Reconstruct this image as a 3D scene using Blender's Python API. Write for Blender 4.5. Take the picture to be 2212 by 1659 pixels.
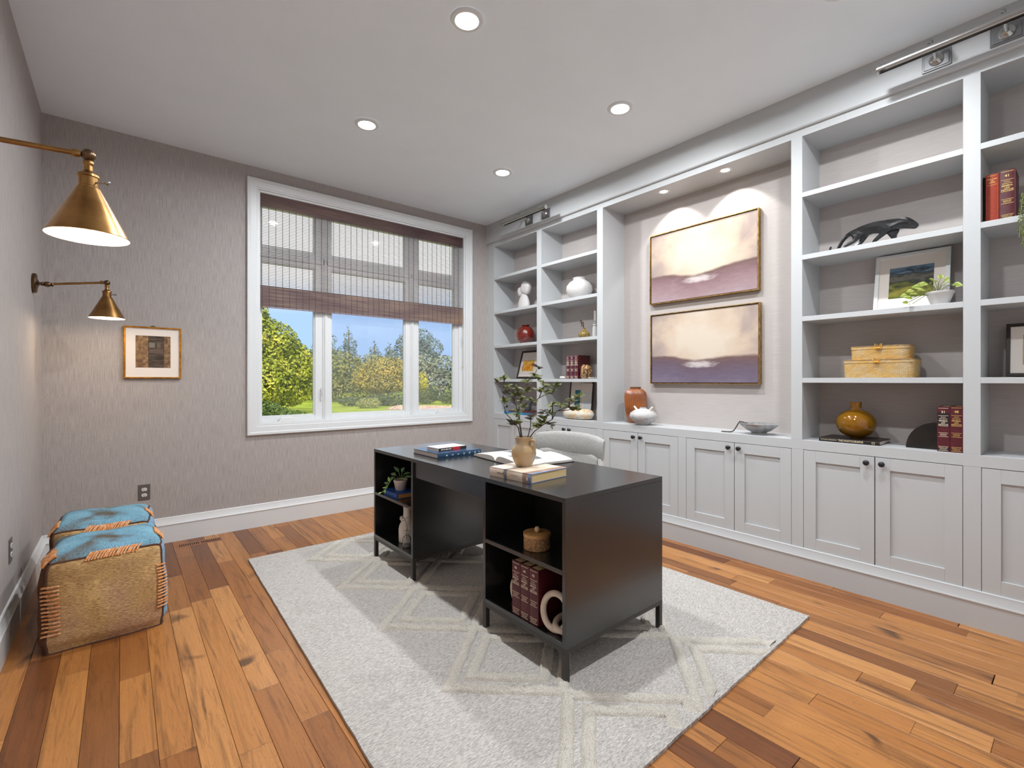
import bpy, math, random
from math import sin, cos, pi, sqrt, radians, atan2
from mathutils import Vector, Matrix, noise

sc = bpy.context.scene
COL = sc.collection
for o in list(bpy.data.objects):
    bpy.data.objects.remove(o)
random.seed(7)
RND = random.Random(11)

# ------------------------------------------------------------------ camera
cd = bpy.data.cameras.new('camera')
cam = bpy.data.objects.new('camera', cd)
COL.objects.link(cam)
cd.sensor_fit = 'HORIZONTAL'
cd.sensor_width = 36.0
cd.lens = 1029.0 / 2212.0 * 36.0
cd.shift_y = -7.5 / 2212.0
cd.clip_start = 0.05
cd.clip_end = 400
cam.location = (0, 0, 1.24)
cam.rotation_euler = (radians(90), 0, radians(-39.36))
sc.camera = cam

# ------------------------------------------------------------------ world, sun, exposure
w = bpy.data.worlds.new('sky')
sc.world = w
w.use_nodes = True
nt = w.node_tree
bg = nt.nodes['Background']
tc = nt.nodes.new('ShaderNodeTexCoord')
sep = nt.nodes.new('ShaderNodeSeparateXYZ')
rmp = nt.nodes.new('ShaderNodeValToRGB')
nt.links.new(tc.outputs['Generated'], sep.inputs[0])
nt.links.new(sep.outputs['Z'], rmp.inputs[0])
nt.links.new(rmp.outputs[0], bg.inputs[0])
# clear blue low over the trees, white above added to brighten the woven shade
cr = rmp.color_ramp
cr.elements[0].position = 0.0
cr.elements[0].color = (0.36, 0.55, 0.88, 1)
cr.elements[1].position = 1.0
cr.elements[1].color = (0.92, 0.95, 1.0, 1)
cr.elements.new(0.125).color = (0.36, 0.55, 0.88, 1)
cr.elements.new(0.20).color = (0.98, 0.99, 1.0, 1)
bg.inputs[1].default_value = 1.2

sd = bpy.data.lights.new('sun', 'SUN')
sun = bpy.data.objects.new('sun', sd)
COL.objects.link(sun)
sd.energy = 4.2
sd.color = (1.0, 0.93, 0.8)
sd.angle = 0.01
sun.rotation_euler = (radians(50), 0, radians(-28))     # from behind the house, over the garden
sc.view_settings.view_transform = 'Standard'
sc.view_settings.look = 'None'
sc.view_settings.gamma = 1.0
sc.view_settings.use_curve_mapping = False
sc.view_settings.exposure = 0.15
LAMP_W = 20.0
FASCIA_FILL_W = 6.0

# ------------------------------------------------------------------ materials
def S(r, g, b):
    def c(v):
        v /= 255.0
        return v / 12.92 if v <= 0.04045 else ((v + 0.055) / 1.055) ** 2.4
    return (c(r), c(g), c(b), 1.0)

MATS = {}
class N:
    """small node helper"""
    def __init__(self, name):
        m = bpy.data.materials.new(name)
        m.use_nodes = True
        self.m = m
        self.t = m.node_tree
        self.p = self.t.nodes['Principled BSDF']
        self.out = self.t.nodes['Material Output']
        MATS[name] = m
    def n(self, typ, **kw):
        x = self.t.nodes.new(typ)
        for k, v in kw.items():
            setattr(x, k, v)
        return x
    def l(self, a, b):
        self.t.links.new(a, b)
    def coord(self, scale=(1, 1, 1), out='Object', rand=False, rot=(0, 0, 0)):
        c = self.n('ShaderNodeTexCoord')
        src = c.outputs[out]
        if rand:
            oi = self.n('ShaderNodeObjectInfo')
            mu = self.n('ShaderNodeMath', operation='MULTIPLY')
            mu.inputs[1].default_value = 57.3
            self.l(oi.outputs['Random'], mu.inputs[0])
            cx = self.n('ShaderNodeCombineXYZ')
            for i in range(3):
                self.l(mu.outputs[0], cx.inputs[i])
            va = self.n('ShaderNodeVectorMath', operation='ADD')
            self.l(src, va.inputs[0]); self.l(cx.outputs[0], va.inputs[1])
            src = va.outputs[0]
        mp = self.n('ShaderNodeMapping')
        mp.inputs['Scale'].default_value = scale
        mp.inputs['Rotation'].default_value = rot
        self.l(src, mp.inputs[0])
        return mp.outputs[0]
    def noise(self, vec, scale=1.0, detail=3.0, rough=0.5, dist=0.0):
        x = self.n('ShaderNodeTexNoise')
        x.inputs['Scale'].default_value = scale
        x.inputs['Detail'].default_value = detail
        x.inputs['Roughness'].default_value = rough
        x.inputs['Distortion'].default_value = dist
        self.l(vec, x.inputs['Vector'])
        return x.outputs[0]
    def ramp(self, fac, stops, interp='LINEAR'):
        x = self.n('ShaderNodeValToRGB')
        cr = x.color_ramp
        cr.interpolation = interp
        cr.elements.remove(cr.elements[1])
        cr.elements[0].position = stops[0][0]
        cr.elements[0].color = stops[0][1]
        for p, c in stops[1:]:
            cr.elements.new(p).color = c
        self.l(fac, x.inputs[0])
        return x.outputs[0]
    def mix(self, a, b, fac, mode='MIX'):
        x = self.n('ShaderNodeMix', data_type='RGBA', blend_type=mode)
        for s, v in ((x.inputs[6], a), (x.inputs[7], b), (x.inputs[0], fac)):
            if hasattr(v, 'default_value') or hasattr(v, 'is_output'):
                self.l(v, s)
            else:
                s.default_value = v
        return x.outputs[2]
    def math(self, op, a, b=None, c=None, clamp=False):
        x = self.n('ShaderNodeMath', operation=op, use_clamp=clamp)
        for i, v in enumerate((a, b, c)):
            if v is None:
                continue
            if hasattr(v, 'is_output'):
                self.l(v, x.inputs[i])
            else:
                x.inputs[i].default_value = v
        return x.outputs[0]
    def bump(self, h, strength=0.3, dist=0.002):
        x = self.n('ShaderNodeBump')
        x.inputs['Strength'].default_value = strength
        x.inputs['Distance'].default_value = dist
        self.l(h, x.inputs['Height'])
        self.l(x.outputs[0], self.p.inputs['Normal'])
    def base(self, c):
        if hasattr(c, 'is_output'):
            self.l(c, self.p.inputs['Base Color'])
        else:
            self.p.inputs['Base Color'].default_value = c
    def set(self, rough=0.5, metal=0.0, spec=0.5):
        self.p.inputs['Roughness'].default_value = rough
        self.p.inputs['Metallic'].default_value = metal
        self.p.inputs['Specular IOR Level'].default_value = spec
        return self

def mat(name, col, rough=0.5, metal=0.0, spec=0.5, col2=None, scl=(8, 8, 8), lo=0.35, hi=0.65,
        bump=0.0, bscl=None, bdist=0.002, detail=4, emit=0.0, coat=0.0, rand=False):
    if name in MATS:
        return MATS[name]
    q = N(name).set(rough, metal, spec)
    if col2 is not None:
        f = q.noise(q.coord(scl, rand=rand), 1.0, detail)
        q.base(q.ramp(f, [(lo, col), (hi, col2)]))
    else:
        q.base(col)
    if bump:
        q.bump(q.noise(q.coord(bscl or scl), 1.0, 3), bump, bdist)
    if emit:
        q.p.inputs['Emission Color'].default_value = col
        q.p.inputs['Emission Strength'].default_value = emit
    if coat:
        q.p.inputs['Coat Weight'].default_value = coat
        q.p.inputs['Coat Roughness'].default_value = 0.05
    return q.m

WHITE = mat('white_paint', (0.51, 0.52, 0.53, 1), 0.42, bump=0.04, bscl=(60, 60, 60))
TRIMW = mat('trim_paint', (0.70, 0.71, 0.72, 1), 0.35)
CEIL = mat('ceiling_paint', (0.84, 0.895, 0.95, 1), 0.9, col2=(0.82, 0.875, 0.93, 1), scl=(3, 3, 3), bump=0.25, bscl=(9, 9, 9), bdist=0.004)
BLACKM = mat('black_metal', (0.012, 0.012, 0.013, 1), 0.45, 0.3)
CHROME = mat('brushed_nickel', (0.45, 0.44, 0.43, 1), 0.2, 1.0)
BRASS = mat('aged_brass', S(168, 128, 78), 0.3, 1.0, col2=S(142, 104, 62), scl=(20, 20, 20))
BRASSD = mat('dark_brass', S(120, 96, 72), 0.32, 1.0, col2=S(92, 72, 54), scl=(60, 60, 60))
GOLD = mat('gold_frame', S(196, 134, 40), 0.35, 0.85, col2=S(150, 96, 26), scl=(30, 30, 30))
DARKFR = mat('dark_frame', S(40, 30, 27), 0.4)
PAPER = mat('mat_board', S(232, 222, 214), 0.8)
PAGES = mat('book_pages', S(226, 200, 150), 0.8, col2=S(205, 176, 122), scl=(3, 3, 500))
PAGESW = mat('book_pages_white', S(226, 216, 210), 0.8, col2=S(196, 182, 176), scl=(3, 3, 500))
LEAFD = mat('leaf_dark_green', S(62, 96, 44), 0.45, col2=S(38, 66, 34), scl=(40, 40, 40), rand=True)
STEMM = mat('twig_bark', S(62, 48, 42), 0.7)
SOIL = mat('soil', S(40, 30, 24), 0.95, bump=0.6, bscl=(120, 120, 120))
IVORY = mat('ivory_ceramic', S(226, 214, 204), 0.55, col2=S(206, 192, 182), scl=(14, 14, 14))
DESK = mat('black_stained_wood', (0.009, 0.0095, 0.011, 1), 0.26, spec=0.7, col2=(0.014, 0.0135, 0.0135, 1), scl=(3, 60, 60), lo=0.3, hi=0.7)
_p = DESK.node_tree.nodes['Principled BSDF']; _p.inputs['Coat Weight'].default_value = 0.5; _p.inputs['Coat Roughness'].default_value = 0.22
STEEL = mat('dark_steel', (0.09, 0.085, 0.08, 1), 0.42, 0.9)

def wallpaper():
    q = N('taupe_wallpaper').set(0.75, 0, 0.3)
    v = q.coord((300, 300, 9))
    a = q.noise(v, 1.0, 4, 0.6)
    b = q.noise(q.coord((700, 700, 60)), 1.0, 2)
    f = q.math('ADD', q.math('MULTIPLY', a, 0.7), q.math('MULTIPLY', b, 0.3))
    q.base(q.ramp(f, [(0.34, (0.305, 0.270, 0.258, 1)), (0.64, (0.490, 0.446, 0.428, 1))]))
    q.bump(f, 0.25, 0.002)
    return q.m
WALLP = wallpaper()
def niche_paper():
    q = N('taupe_backing').set(0.8, 0, 0.25)
    f = q.noise(q.coord((8, 8, 220)), 1.0, 3)
    q.base(q.ramp(f, [(0.35, (0.455, 0.41, 0.393, 1)), (0.65, (0.495, 0.45, 0.43, 1))]))
    return q.m
BACKP = niche_paper()

def floor_wood():
    q = N('walnut_plank').set(0.38, 0, 0.4)
    oi = q.n('ShaderNodeObjectInfo')
    tone = q.ramp(oi.outputs['Random'], [(0.0, S(146, 90, 44)), (0.25, S(184, 124, 66)), (0.5, S(112, 64, 30)),
                                         (0.72, S(166, 106, 52)), (1.0, S(198, 140, 82))])
    g1 = q.noise(q.coord((26, 1.6, 1), rand=True), 1.0, 6, 0.6, 1.2)
    g2 = q.noise(q.coord((9, 1.1, 1), rand=True), 1.0, 3, 0.5, 2.5)
    g3 = q.noise(q.coord((160, 5, 1), rand=True), 1.0, 2)
    # ring lines: bands of the slow noise
    rings = q.math('ABSOLUTE', q.math('SINE', q.math('MULTIPLY', g2, 46.0)))
    rl = q.ramp(rings, [(0.0, (0.55, 0.52, 0.5, 1)), (0.25, (1, 1, 1, 1))])
    c = q.mix(tone, S(74, 42, 24), q.ramp(g1, [(0.5, (0, 0, 0, 1)), (0.75, (0.85, 0.85, 0.85, 1))]))
    c = q.mix(c, rl, 0.6, 'MULTIPLY')
    c = q.mix(c, q.ramp(g3, [(0.3, (0.78, 0.78, 0.78, 1)), (0.7, (1.1, 1.1, 1.1, 1))]), 0.6, 'MULTIPLY')
    # knots
    kn = q.noise(q.coord((7, 4, 1), rand=True), 1.0, 1, 0.5, 0.6)
    c = q.mix(c, S(52, 32, 22), q.ramp(kn, [(0.70, (0, 0, 0, 1)), (0.80, (0.8, 0.8, 0.8, 1))]))
    q.base(c)
    q.p.inputs['Coat Weight'].default_value = 0.12
    q.p.inputs['Coat Roughness'].default_value = 0.22
    q.bump(g3, 0.05, 0.001)
    return q.m
PLANK = floor_wood()

def fabric(name, c1, c2, scl, rough=0.95, bs=0.5, bd=0.003, lo=0.38, hi=0.62):
    q = N(name).set(rough, 0, 0.15)
    f = q.noise(q.coord(scl), 1.0, 4, 0.65)
    q.base(q.ramp(f, [(lo, c1), (hi, c2)]))
    q.bump(f, bs, bd)
    return q.m
RUG = fabric('rug_flatweave', S(150, 144, 139), S(212, 207, 202), (70, 520, 40), bs=0.8)
RIDGE = fabric('rug_shag', S(204, 195, 182), S(244, 238, 228), (240, 240, 240), bs=1.0, bd=0.008)
LINEN = fabric('grey_linen', S(146, 144, 141), S(176, 174, 171), (60, 60, 500), bs=0.3)

def glass():
    q = N('window_glass')
    tr = q.n('ShaderNodeBsdfTransparent')
    gl = q.n('ShaderNodeBsdfGlossy')
    gl.inputs['Roughness'].default_value = 0.0
    fr = q.n('ShaderNodeFresnel')
    fr.inputs['IOR'].default_value = 1.35
    mx = q.n('ShaderNodeMixShader')
    q.l(fr.outputs[0], mx.inputs[0]); q.l(tr.outputs[0], mx.inputs[1]); q.l(gl.outputs[0], mx.inputs[2])
    q.l(mx.outputs[0], q.out.inputs[0])
    return q.m
GLASS = glass()
def veil(name, col, opacity, translucent):
    q = N(name)
    tr = q.n('ShaderNodeBsdfTransparent')
    df = q.n('ShaderNodeBsdfTranslucent' if translucent else 'ShaderNodeBsdfDiffuse')
    df.inputs[0].default_value = col
    mx = q.n('ShaderNodeMixShader')
    mx.inputs[0].default_value = opacity
    q.l(tr.outputs[0], mx.inputs[1]); q.l(df.outputs[0], mx.inputs[2])
    q.l(mx.outputs[0], q.out.inputs[0])
    return q.m
SCREEN = veil('haze_veil', (0.60, 0.61, 0.60, 1), 0.24, False)  # pale veil that puts the reflection haze on the panes into colour
def liner_mat():
    q = N('shade_liner')
    tr = q.n('ShaderNodeBsdfTransparent'); tl = q.n('ShaderNodeBsdfTranslucent'); df = q.n('ShaderNodeBsdfDiffuse')
    tl.inputs[0].default_value = (0.97, 0.97, 0.95, 1); df.inputs[0].default_value = (0.9, 0.9, 0.88, 1)
    m0 = q.n('ShaderNodeMixShader'); m0.inputs[0].default_value = 0.5
    q.l(tl.outputs[0], m0.inputs[1]); q.l(df.outputs[0], m0.inputs[2])
    mx = q.n('ShaderNodeMixShader'); mx.inputs[0].default_value = 0.32
    q.l(tr.outputs[0], mx.inputs[1]); q.l(m0.outputs[0], mx.inputs[2]); q.l(mx.outputs[0], q.out.inputs[0])
    return q.m
LINER = liner_mat()
def colour_glass(name, col, ior=1.45, alpha=0.55, rough=0.03):
    q = N(name)
    tr = q.n('ShaderNodeBsdfTransparent'); tr.inputs[0].default_value = col
    gl = q.n('ShaderNodeBsdfGlossy'); gl.inputs['Roughness'].default_value = rough
    df = q.n('ShaderNodeBsdfDiffuse'); df.inputs[0].default_value = col
    m0 = q.n('ShaderNodeMixShader'); m0.inputs[0].default_value = 1 - alpha
    q.l(tr.outputs[0], m0.inputs[1]); q.l(df.outputs[0], m0.inputs[2])
    fr = q.n('ShaderNodeFresnel'); fr.inputs['IOR'].default_value = ior
    mx = q.n('ShaderNodeMixShader')
    q.l(fr.outputs[0], mx.inputs[0]); q.l(m0.outputs[0], mx.inputs[1]); q.l(gl.outputs[0], mx.inputs[2])
    q.l(mx.outputs[0], q.out.inputs[0])
    return q.m
def leaf_mat(name, c1, c2, c3, scl=(2, 2, 2)):
    q = N(name).set(0.55, 0, 0.3)
    a = q.noise(q.coord(scl), 1.0, 2)
    b = q.noise(q.coord((scl[0] * 9,) * 3), 1.0, 1)
    f = q.math('ADD', q.math('MULTIPLY', a, 0.6), q.math('MULTIPLY', b, 0.4))
    q.base(q.ramp(f, [(0.35, c1), (0.5, c2), (0.66, c3)]))
    q.p.inputs['Subsurface Weight'].default_value = 0.0
    return q.m

# ------------------------------------------------------------------ mesh builder
def root_of(o):
    while o.parent:
        o = o.parent
    return o

class MB:
    def __init__(self, m=None):
        self.v = []; self.f = []
        self.m = m or Matrix.Identity(4)
    def raw(self, vs, fs, m=None):
        k = len(self.v)
        mm = self.m @ m if m is not None else self.m
        self.v += [mm @ Vector(p) for p in vs]
        self.f += [tuple(i + k for i in q) for q in fs]
        return self
    def box(self, x0, y0, z0, x1, y1, z1, m=None):
        if x0 > x1: x0, x1 = x1, x0
        if y0 > y1: y0, y1 = y1, y0
        if z0 > z1: z0, z1 = z1, z0
        vs = [(x0, y0, z0), (x1, y0, z0), (x1, y1, z0), (x0, y1, z0), (x0, y0, z1), (x1, y0, z1), (x1, y1, z1), (x0, y1, z1)]
        return self.raw(vs, [(0, 3, 2, 1), (4, 5, 6, 7), (0, 1, 5, 4), (1, 2, 6, 5), (2, 3, 7, 6), (3, 0, 4, 7)], m)
    def lathe(self, prof, c=(0, 0, 0), n=24, axis='Z', caps=True, sx=1.0, sy=1.0, rad=None):
        vs = []; fs = []
        for (r, z) in prof:
            for i in range(n):
                a = 2 * pi * i / n
                rr = r * (rad(a) if rad else 1.0)
                p = (rr * cos(a) * sx, rr * sin(a) * sy, z)
                if axis == 'X': p = (p[2], p[0], p[1])
                elif axis == 'Y': p = (p[1], p[2], p[0])
                vs.append((p[0] + c[0], p[1] + c[1], p[2] + c[2]))
        for j in range(len(prof) - 1):
            for i in range(n):
                k = (i + 1) % n
                fs.append((j * n + i, j * n + k, (j + 1) * n + k, (j + 1) * n + i))
        if caps:
            if prof[0][0] > 1e-5: fs.append(tuple(range(n - 1, -1, -1)))
            if prof[-1][0] > 1e-5: fs.append(tuple((len(prof) - 1) * n + i for i in range(n)))
        return self.raw(vs, fs)
    def tube(self, pts, r, n=8, closed=False):
        P = [Vector(p) for p in pts]
        L = len(P)
        rs = r if isinstance(r, (list, tuple)) else [r] * L
        vs = []; fs = []
        up = None
        for i, p in enumerate(P):
            a = P[(i - 1) % L] if (closed or i > 0) else P[i]
            b = P[(i + 1) % L] if (closed or i < L - 1) else P[i]
            t = (b - a).normalized()
            if up is None:
                up = Vector((0, 0, 1)) if abs(t.z) < 0.9 else Vector((1, 0, 0))
            s = t.cross(up)
            if s.length < 1e-6: s = t.orthogonal()
            s.normalize(); up = s.cross(t).normalized()
            for k in range(n):
                an = 2 * pi * k / n
                vs.append(p + (s * cos(an) + up * sin(an)) * rs[i])
        for i in range(L if closed else L - 1):
            j = (i + 1) % L
            for k in range(n):
                q = (k + 1) % n
                fs.append((i * n + k, i * n + q, j * n + q, j * n + k))
        if not closed:
            fs.append(tuple(range(n - 1, -1, -1)))
            fs.append(tuple((L - 1) * n + k for k in range(n)))
        return self.raw(vs, fs)
    def prism(self, poly, a, b, axis='Y'):
        n = len(poly)
        def mk(u, v, t):
            return {'X': (t, u, v), 'Y': (u, t, v), 'Z': (u, v, t)}[axis]
        vs = [mk(u, v, a) for u, v in poly] + [mk(u, v, b) for u, v in poly]
        fs = [tuple(range(n - 1, -1, -1)), tuple(range(n, 2 * n))]
        fs += [(i, (i + 1) % n, n + (i + 1) % n, n + i) for i in range(n)]
        return self.raw(vs, fs)
    def frame(self, y0, y1, z0, z1, x0, x1, wd, axis='X'):
        """four rails of width wd round a rectangle; axis = thickness axis"""
        def b(a0, a1, c0, c1):
            if axis == 'X': self.box(x0, a0, c0, x1, a1, c1)
            else: self.box(a0, x0, c0, a1, x1, c1)
        b(y0, y1, z0, z0 + wd); b(y0, y1, z1 - wd, z1)
        b(y0, y0 + wd, z0 + wd, z1 - wd); b(y1 - wd, y1, z0 + wd, z1 - wd)
        return self
    def build(self, name, material, parent=None, smooth=None, bevel=0.0, seg=2, loc=None, kind=None, local=False):
        me = bpy.data.meshes.new(name)
        org = Vector((0, 0, 0))
        if not local:
            if parent is not None:
                org = root_of(parent).location.copy()
            elif loc is not None:
                org = Vector(loc)
        me.from_pydata([tuple(p - org) for p in self.v], [], self.f)
        me.update()
        mats = material if isinstance(material, (list, tuple)) else [material]
        for m_ in mats: me.materials.append(m_)
        if smooth is not None:
            me.polygons.foreach_set('use_smooth', [True] * len(me.polygons))
            if smooth < 179:
                me.set_sharp_from_angle(angle=radians(smooth))
        o = bpy.data.objects.new(name, me)
        COL.objects.link(o)
        if parent is not None: o.parent = parent
        elif loc is not None: o.location = loc
        if bevel:
            b = o.modifiers.new('bevel', 'BEVEL')
            b.width = bevel; b.segments = seg; b.limit_method = 'ANGLE'; b.angle_limit = radians(40)
        if kind: o['kind'] = kind
        return o

def thing(name, label, cat, loc=(0, 0, 0), rotz=0.0, group=None):
    o = bpy.data.objects.new(name, None)
    COL.objects.link(o)
    o.empty_display_size = 0.05
    o.location = loc; o.rotation_euler = (0, 0, rotz)
    o['label'] = label; o['category'] = cat
    if group: o['group'] = group
    return o
def tag(o, label, cat, group=None):
    o['label'] = label; o['category'] = cat
    if group: o['group'] = group
    return o
def struct(o, label=None):
    o['kind'] = 'structure'
    if label: o['label'] = label
    return o
def inst(name, me, parent, loc, rot=None, scale=None, mtx=None):
    o = bpy.data.objects.new(name, me)
    COL.objects.link(o)
    o.parent = parent
    if mtx is not None: o.matrix_local = mtx
    else:
        o.location = loc
        if rot: o.rotation_euler = rot
        if scale: o.scale = scale
    return o

TXT = {}
def text_geo(s, size=1.0, bold=0.0, space=1.0):
    key = (s, bold, space)
    if key not in TXT:
        cu = bpy.data.curves.new('t', 'FONT')
        cu.body = s; cu.align_x = 'CENTER'; cu.align_y = 'CENTER'; cu.size = 1.0; cu.offset = bold
        cu.space_character = space
        cu.resolution_u = 2
        ob = bpy.data.objects.new('t', cu)
        COL.objects.link(ob)
        dg = bpy.context.evaluated_depsgraph_get()
        me = bpy.data.meshes.new_from_object(ob.evaluated_get(dg))
        TXT[key] = ([tuple(v.co) for v in me.vertices], [tuple(p.vertices) for p in me.polygons])
        bpy.data.objects.remove(ob); bpy.data.curves.remove(cu); bpy.data.meshes.remove(me)
    vs, fs = TXT[key]
    return [(x * size, y * size, z) for x, y, z in vs], fs
def put_text(mb, s, size, m, bold=0.0, width=None, space=1.0):
    vs, fs = text_geo(s, size, bold, space)
    if width and vs:
        w0 = max(v[0] for v in vs) - min(v[0] for v in vs)
        k = width / max(w0, 1e-6)
        vs = [(x * k, y, z) for x, y, z in vs]
    mb.raw(vs, fs, m)

# ================================================================== SETTING
XL, XF, XB, YW, YE, H = -0.416, 3.325, 3.63, 4.50, -0.50, 3.05
# floor with planks
mb = MB(); mb.box(XL - 0.1, YE - 0.1, -0.06, XB + 0.1, YW + 0.1, -0.012)
floor = struct(mb.build('floor', mat('subfloor', S(44, 26, 16), 0.9), loc=(0, 0, 0)))
PW = 0.102
plank_mesh = {}
def plank(L):
    if L not in plank_mesh:
        b = MB()
        g, e = 0.0006, 0.0012
        x0, x1, y0, y1 = g, PW - g, g, L - g
        vs = [(x0, y0, -0.012), (x1, y0, -0.012), (x1, y1, -0.012), (x0, y1, -0.012),
              (x0, y0, -0.001), (x1, y0, -0.001), (x1, y1, -0.001), (x0, y1, -0.001),
              (x0 + e, y0 + e, 0), (x1 - e, y0 + e, 0), (x1 - e, y1 - e, 0), (x0 + e, y1 - e, 0)]
        fs = [(8, 9, 10, 11)]
        for a, c in ((0, 4), (4, 8)):
            fs += [(a + i, a + (i + 1) % 4, c + (i + 1) % 4, c + i) for i in range(4)]
        b.raw(vs, fs)
        me = bpy.data.meshes.new('plank'); me.from_pydata([tuple(v) for v in b.v], [], b.f); me.materials.append(PLANK)
        plank_mesh[L] = me
    return plank_mesh[L]
xx = XL + 0.002
while xx < XF - 0.02:
    y = YE - RND.random() * 0.7
    while y < YW - 0.005:
        L = RND.choice((0.55, 0.7, 0.85, 1.0, 1.2, 1.4))
        y0, y1 = max(y, YE), min(y + L, YW - 0.002)
        if y1 - y0 > 0.08:
            Lr = round(y1 - y0, 2)
            inst('plank', plank(Lr), floor, (xx, y0, 0))
        y += L
    xx += PW

# walls / ceiling
mb = MB(); mb.box(XL - 0.12, YE - 0.12, 0, XL, YW + 0.12, H)
struct(mb.build('wall_left', WALLP, loc=(0, 0, 0)))
WX0, WX1, WZ0, WZ1 = 0.90, 3.005, 0.865, 2.865
mb = MB()
mb.box(XL, YW, 0, WX0, YW + 0.16, H); mb.box(WX1, YW, 0, XB + 0.12, YW + 0.16, H)
mb.box(WX0, YW, 0, WX1, YW + 0.16, WZ0); mb.box(WX0, YW, WZ1, WX1, YW + 0.16, H)
struct(mb.build('wall_back', WALLP, loc=(0, 0, 0)))
mb = MB(); mb.box(XB, YE - 0.12, 0, XB + 0.12, YW, H)
struct(mb.build('wall_right', BACKP, loc=(0, 0, 0)))
mb = MB(); mb.box(XL, YE - 0.12, 0, XB, YE, H)
struct(mb.build('wall_front', TRIMW, loc=(0, 0, 0)))
mb = MB(); mb.box(XL - 0.12, YE - 0.12, H, XB + 0.12, YW + 0.16, H + 0.15)
struct(mb.build('ceiling', CEIL, loc=(0, 0, 0)))
# house roof slab and outer side so that no light leaks in
# baseboards with moulded cap
def base_prof(t, top):
    return [(0, 0), (t, 0), (t, top - 0.062), (t + 0.004, top - 0.058), (t + 0.004, top - 0.052), (t - 0.001, top - 0.045),
            (t - 0.004, top - 0.025), (t - 0.010, top - 0.012), (t - 0.010, top - 0.004), (t - 0.013, top), (0, top)]
pr = base_prof(0.019, 0.192)
mb = MB(); mb.prism([(YW - d, z) for d, z in pr], XL, XF - 0.02, 'X')
struct(mb.build('baseboard_back', TRIMW, loc=(0, 0, 0), smooth=30))
mb = MB(); mb.prism([(XL + d, z) for d, z in pr], YE, YW - 0.019, 'Y')
struct(mb.build('baseboard_left', TRIMW, loc=(0, 0, 0), smooth=30))
pr = base_prof(0.02, 0.187)
mb = MB(); mb.prism([(XF - d, z) for d, z in pr], YE, YW - 0.019, 'Y')
struct(mb.build('baseboard_right', WHITE, loc=(0, 0, 0), smooth=30))
# header over the bookcase and the fascia board above it
mb = MB(); mb.box(XF, YE, 2.783, XB, YW, H)
struct(mb.build('trim_1', WHITE, loc=(0, 0, 0)))
mb = MB(); mb.prism([(XF, 2.831), (XF - 0.019, 2.831), (XF - 0.025, 2.837), (XF - 0.025, H), (XF, H)], YE, YW, 'Y')
struct(mb.build('trim_2', WHITE, loc=(0, 0, 0)))

# ------------------------------------------------------------------ window
win = bpy.data.objects.new('window_1', None); COL.objects.link(win); win.location = (WX0, YW, WZ0); struct(win)
CW = 0.088
# mitred casing with stepped profile: (offset outwards from opening, depth into room)
cprof = [(0.0, 0.0), (0.0, 0.012), (0.012, 0.012), (0.016, 0.017), (0.060, 0.020), (0.066, 0.026), (0.084, 0.026), (CW, 0.020), (CW, 0.0)]
def ring(mb, x0, x1, z0, z1, prof, y):
    n = len(prof); vs = []; fs = []
    for (cx, cz, sx, sz) in ((x0, z0, -1, -1), (x1, z0, 1, -1), (x1, z1, 1, 1), (x0, z1, -1, 1)):
        for d, t in prof: vs.append((cx + sx * d, y - t, cz + sz * d))
    for c in range(4):
        e = (c + 1) % 4
        for i in range(n - 1):
            fs.append((c * n + i, e * n + i, e * n + i + 1, c * n + i + 1))
    mb.raw(vs, fs)
mb = MB(); ring(mb, WX0, WX1, WZ0, WZ1, cprof, YW)
mb.build('casing', TRIMW, win, smooth=25)
mb = MB()
mb.box(WX0, YW, WZ0 - 0.001, WX1, YW + 0.16, WZ0 + 0.018); mb.box(WX0, YW, WZ1 - 0.018, WX1, YW + 0.16, WZ1 + 0.001)
mb.box(WX0 - 0.001, YW, WZ0 + 0.018, WX0 + 0.016, YW + 0.16, WZ1 - 0.018); mb.box(WX1 - 0.016, YW, WZ0 + 0.018, WX1 + 0.001, YW + 0.16, WZ1 - 0.018)
mb.build('jamb', TRIMW, win, bevel=0.002)
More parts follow.
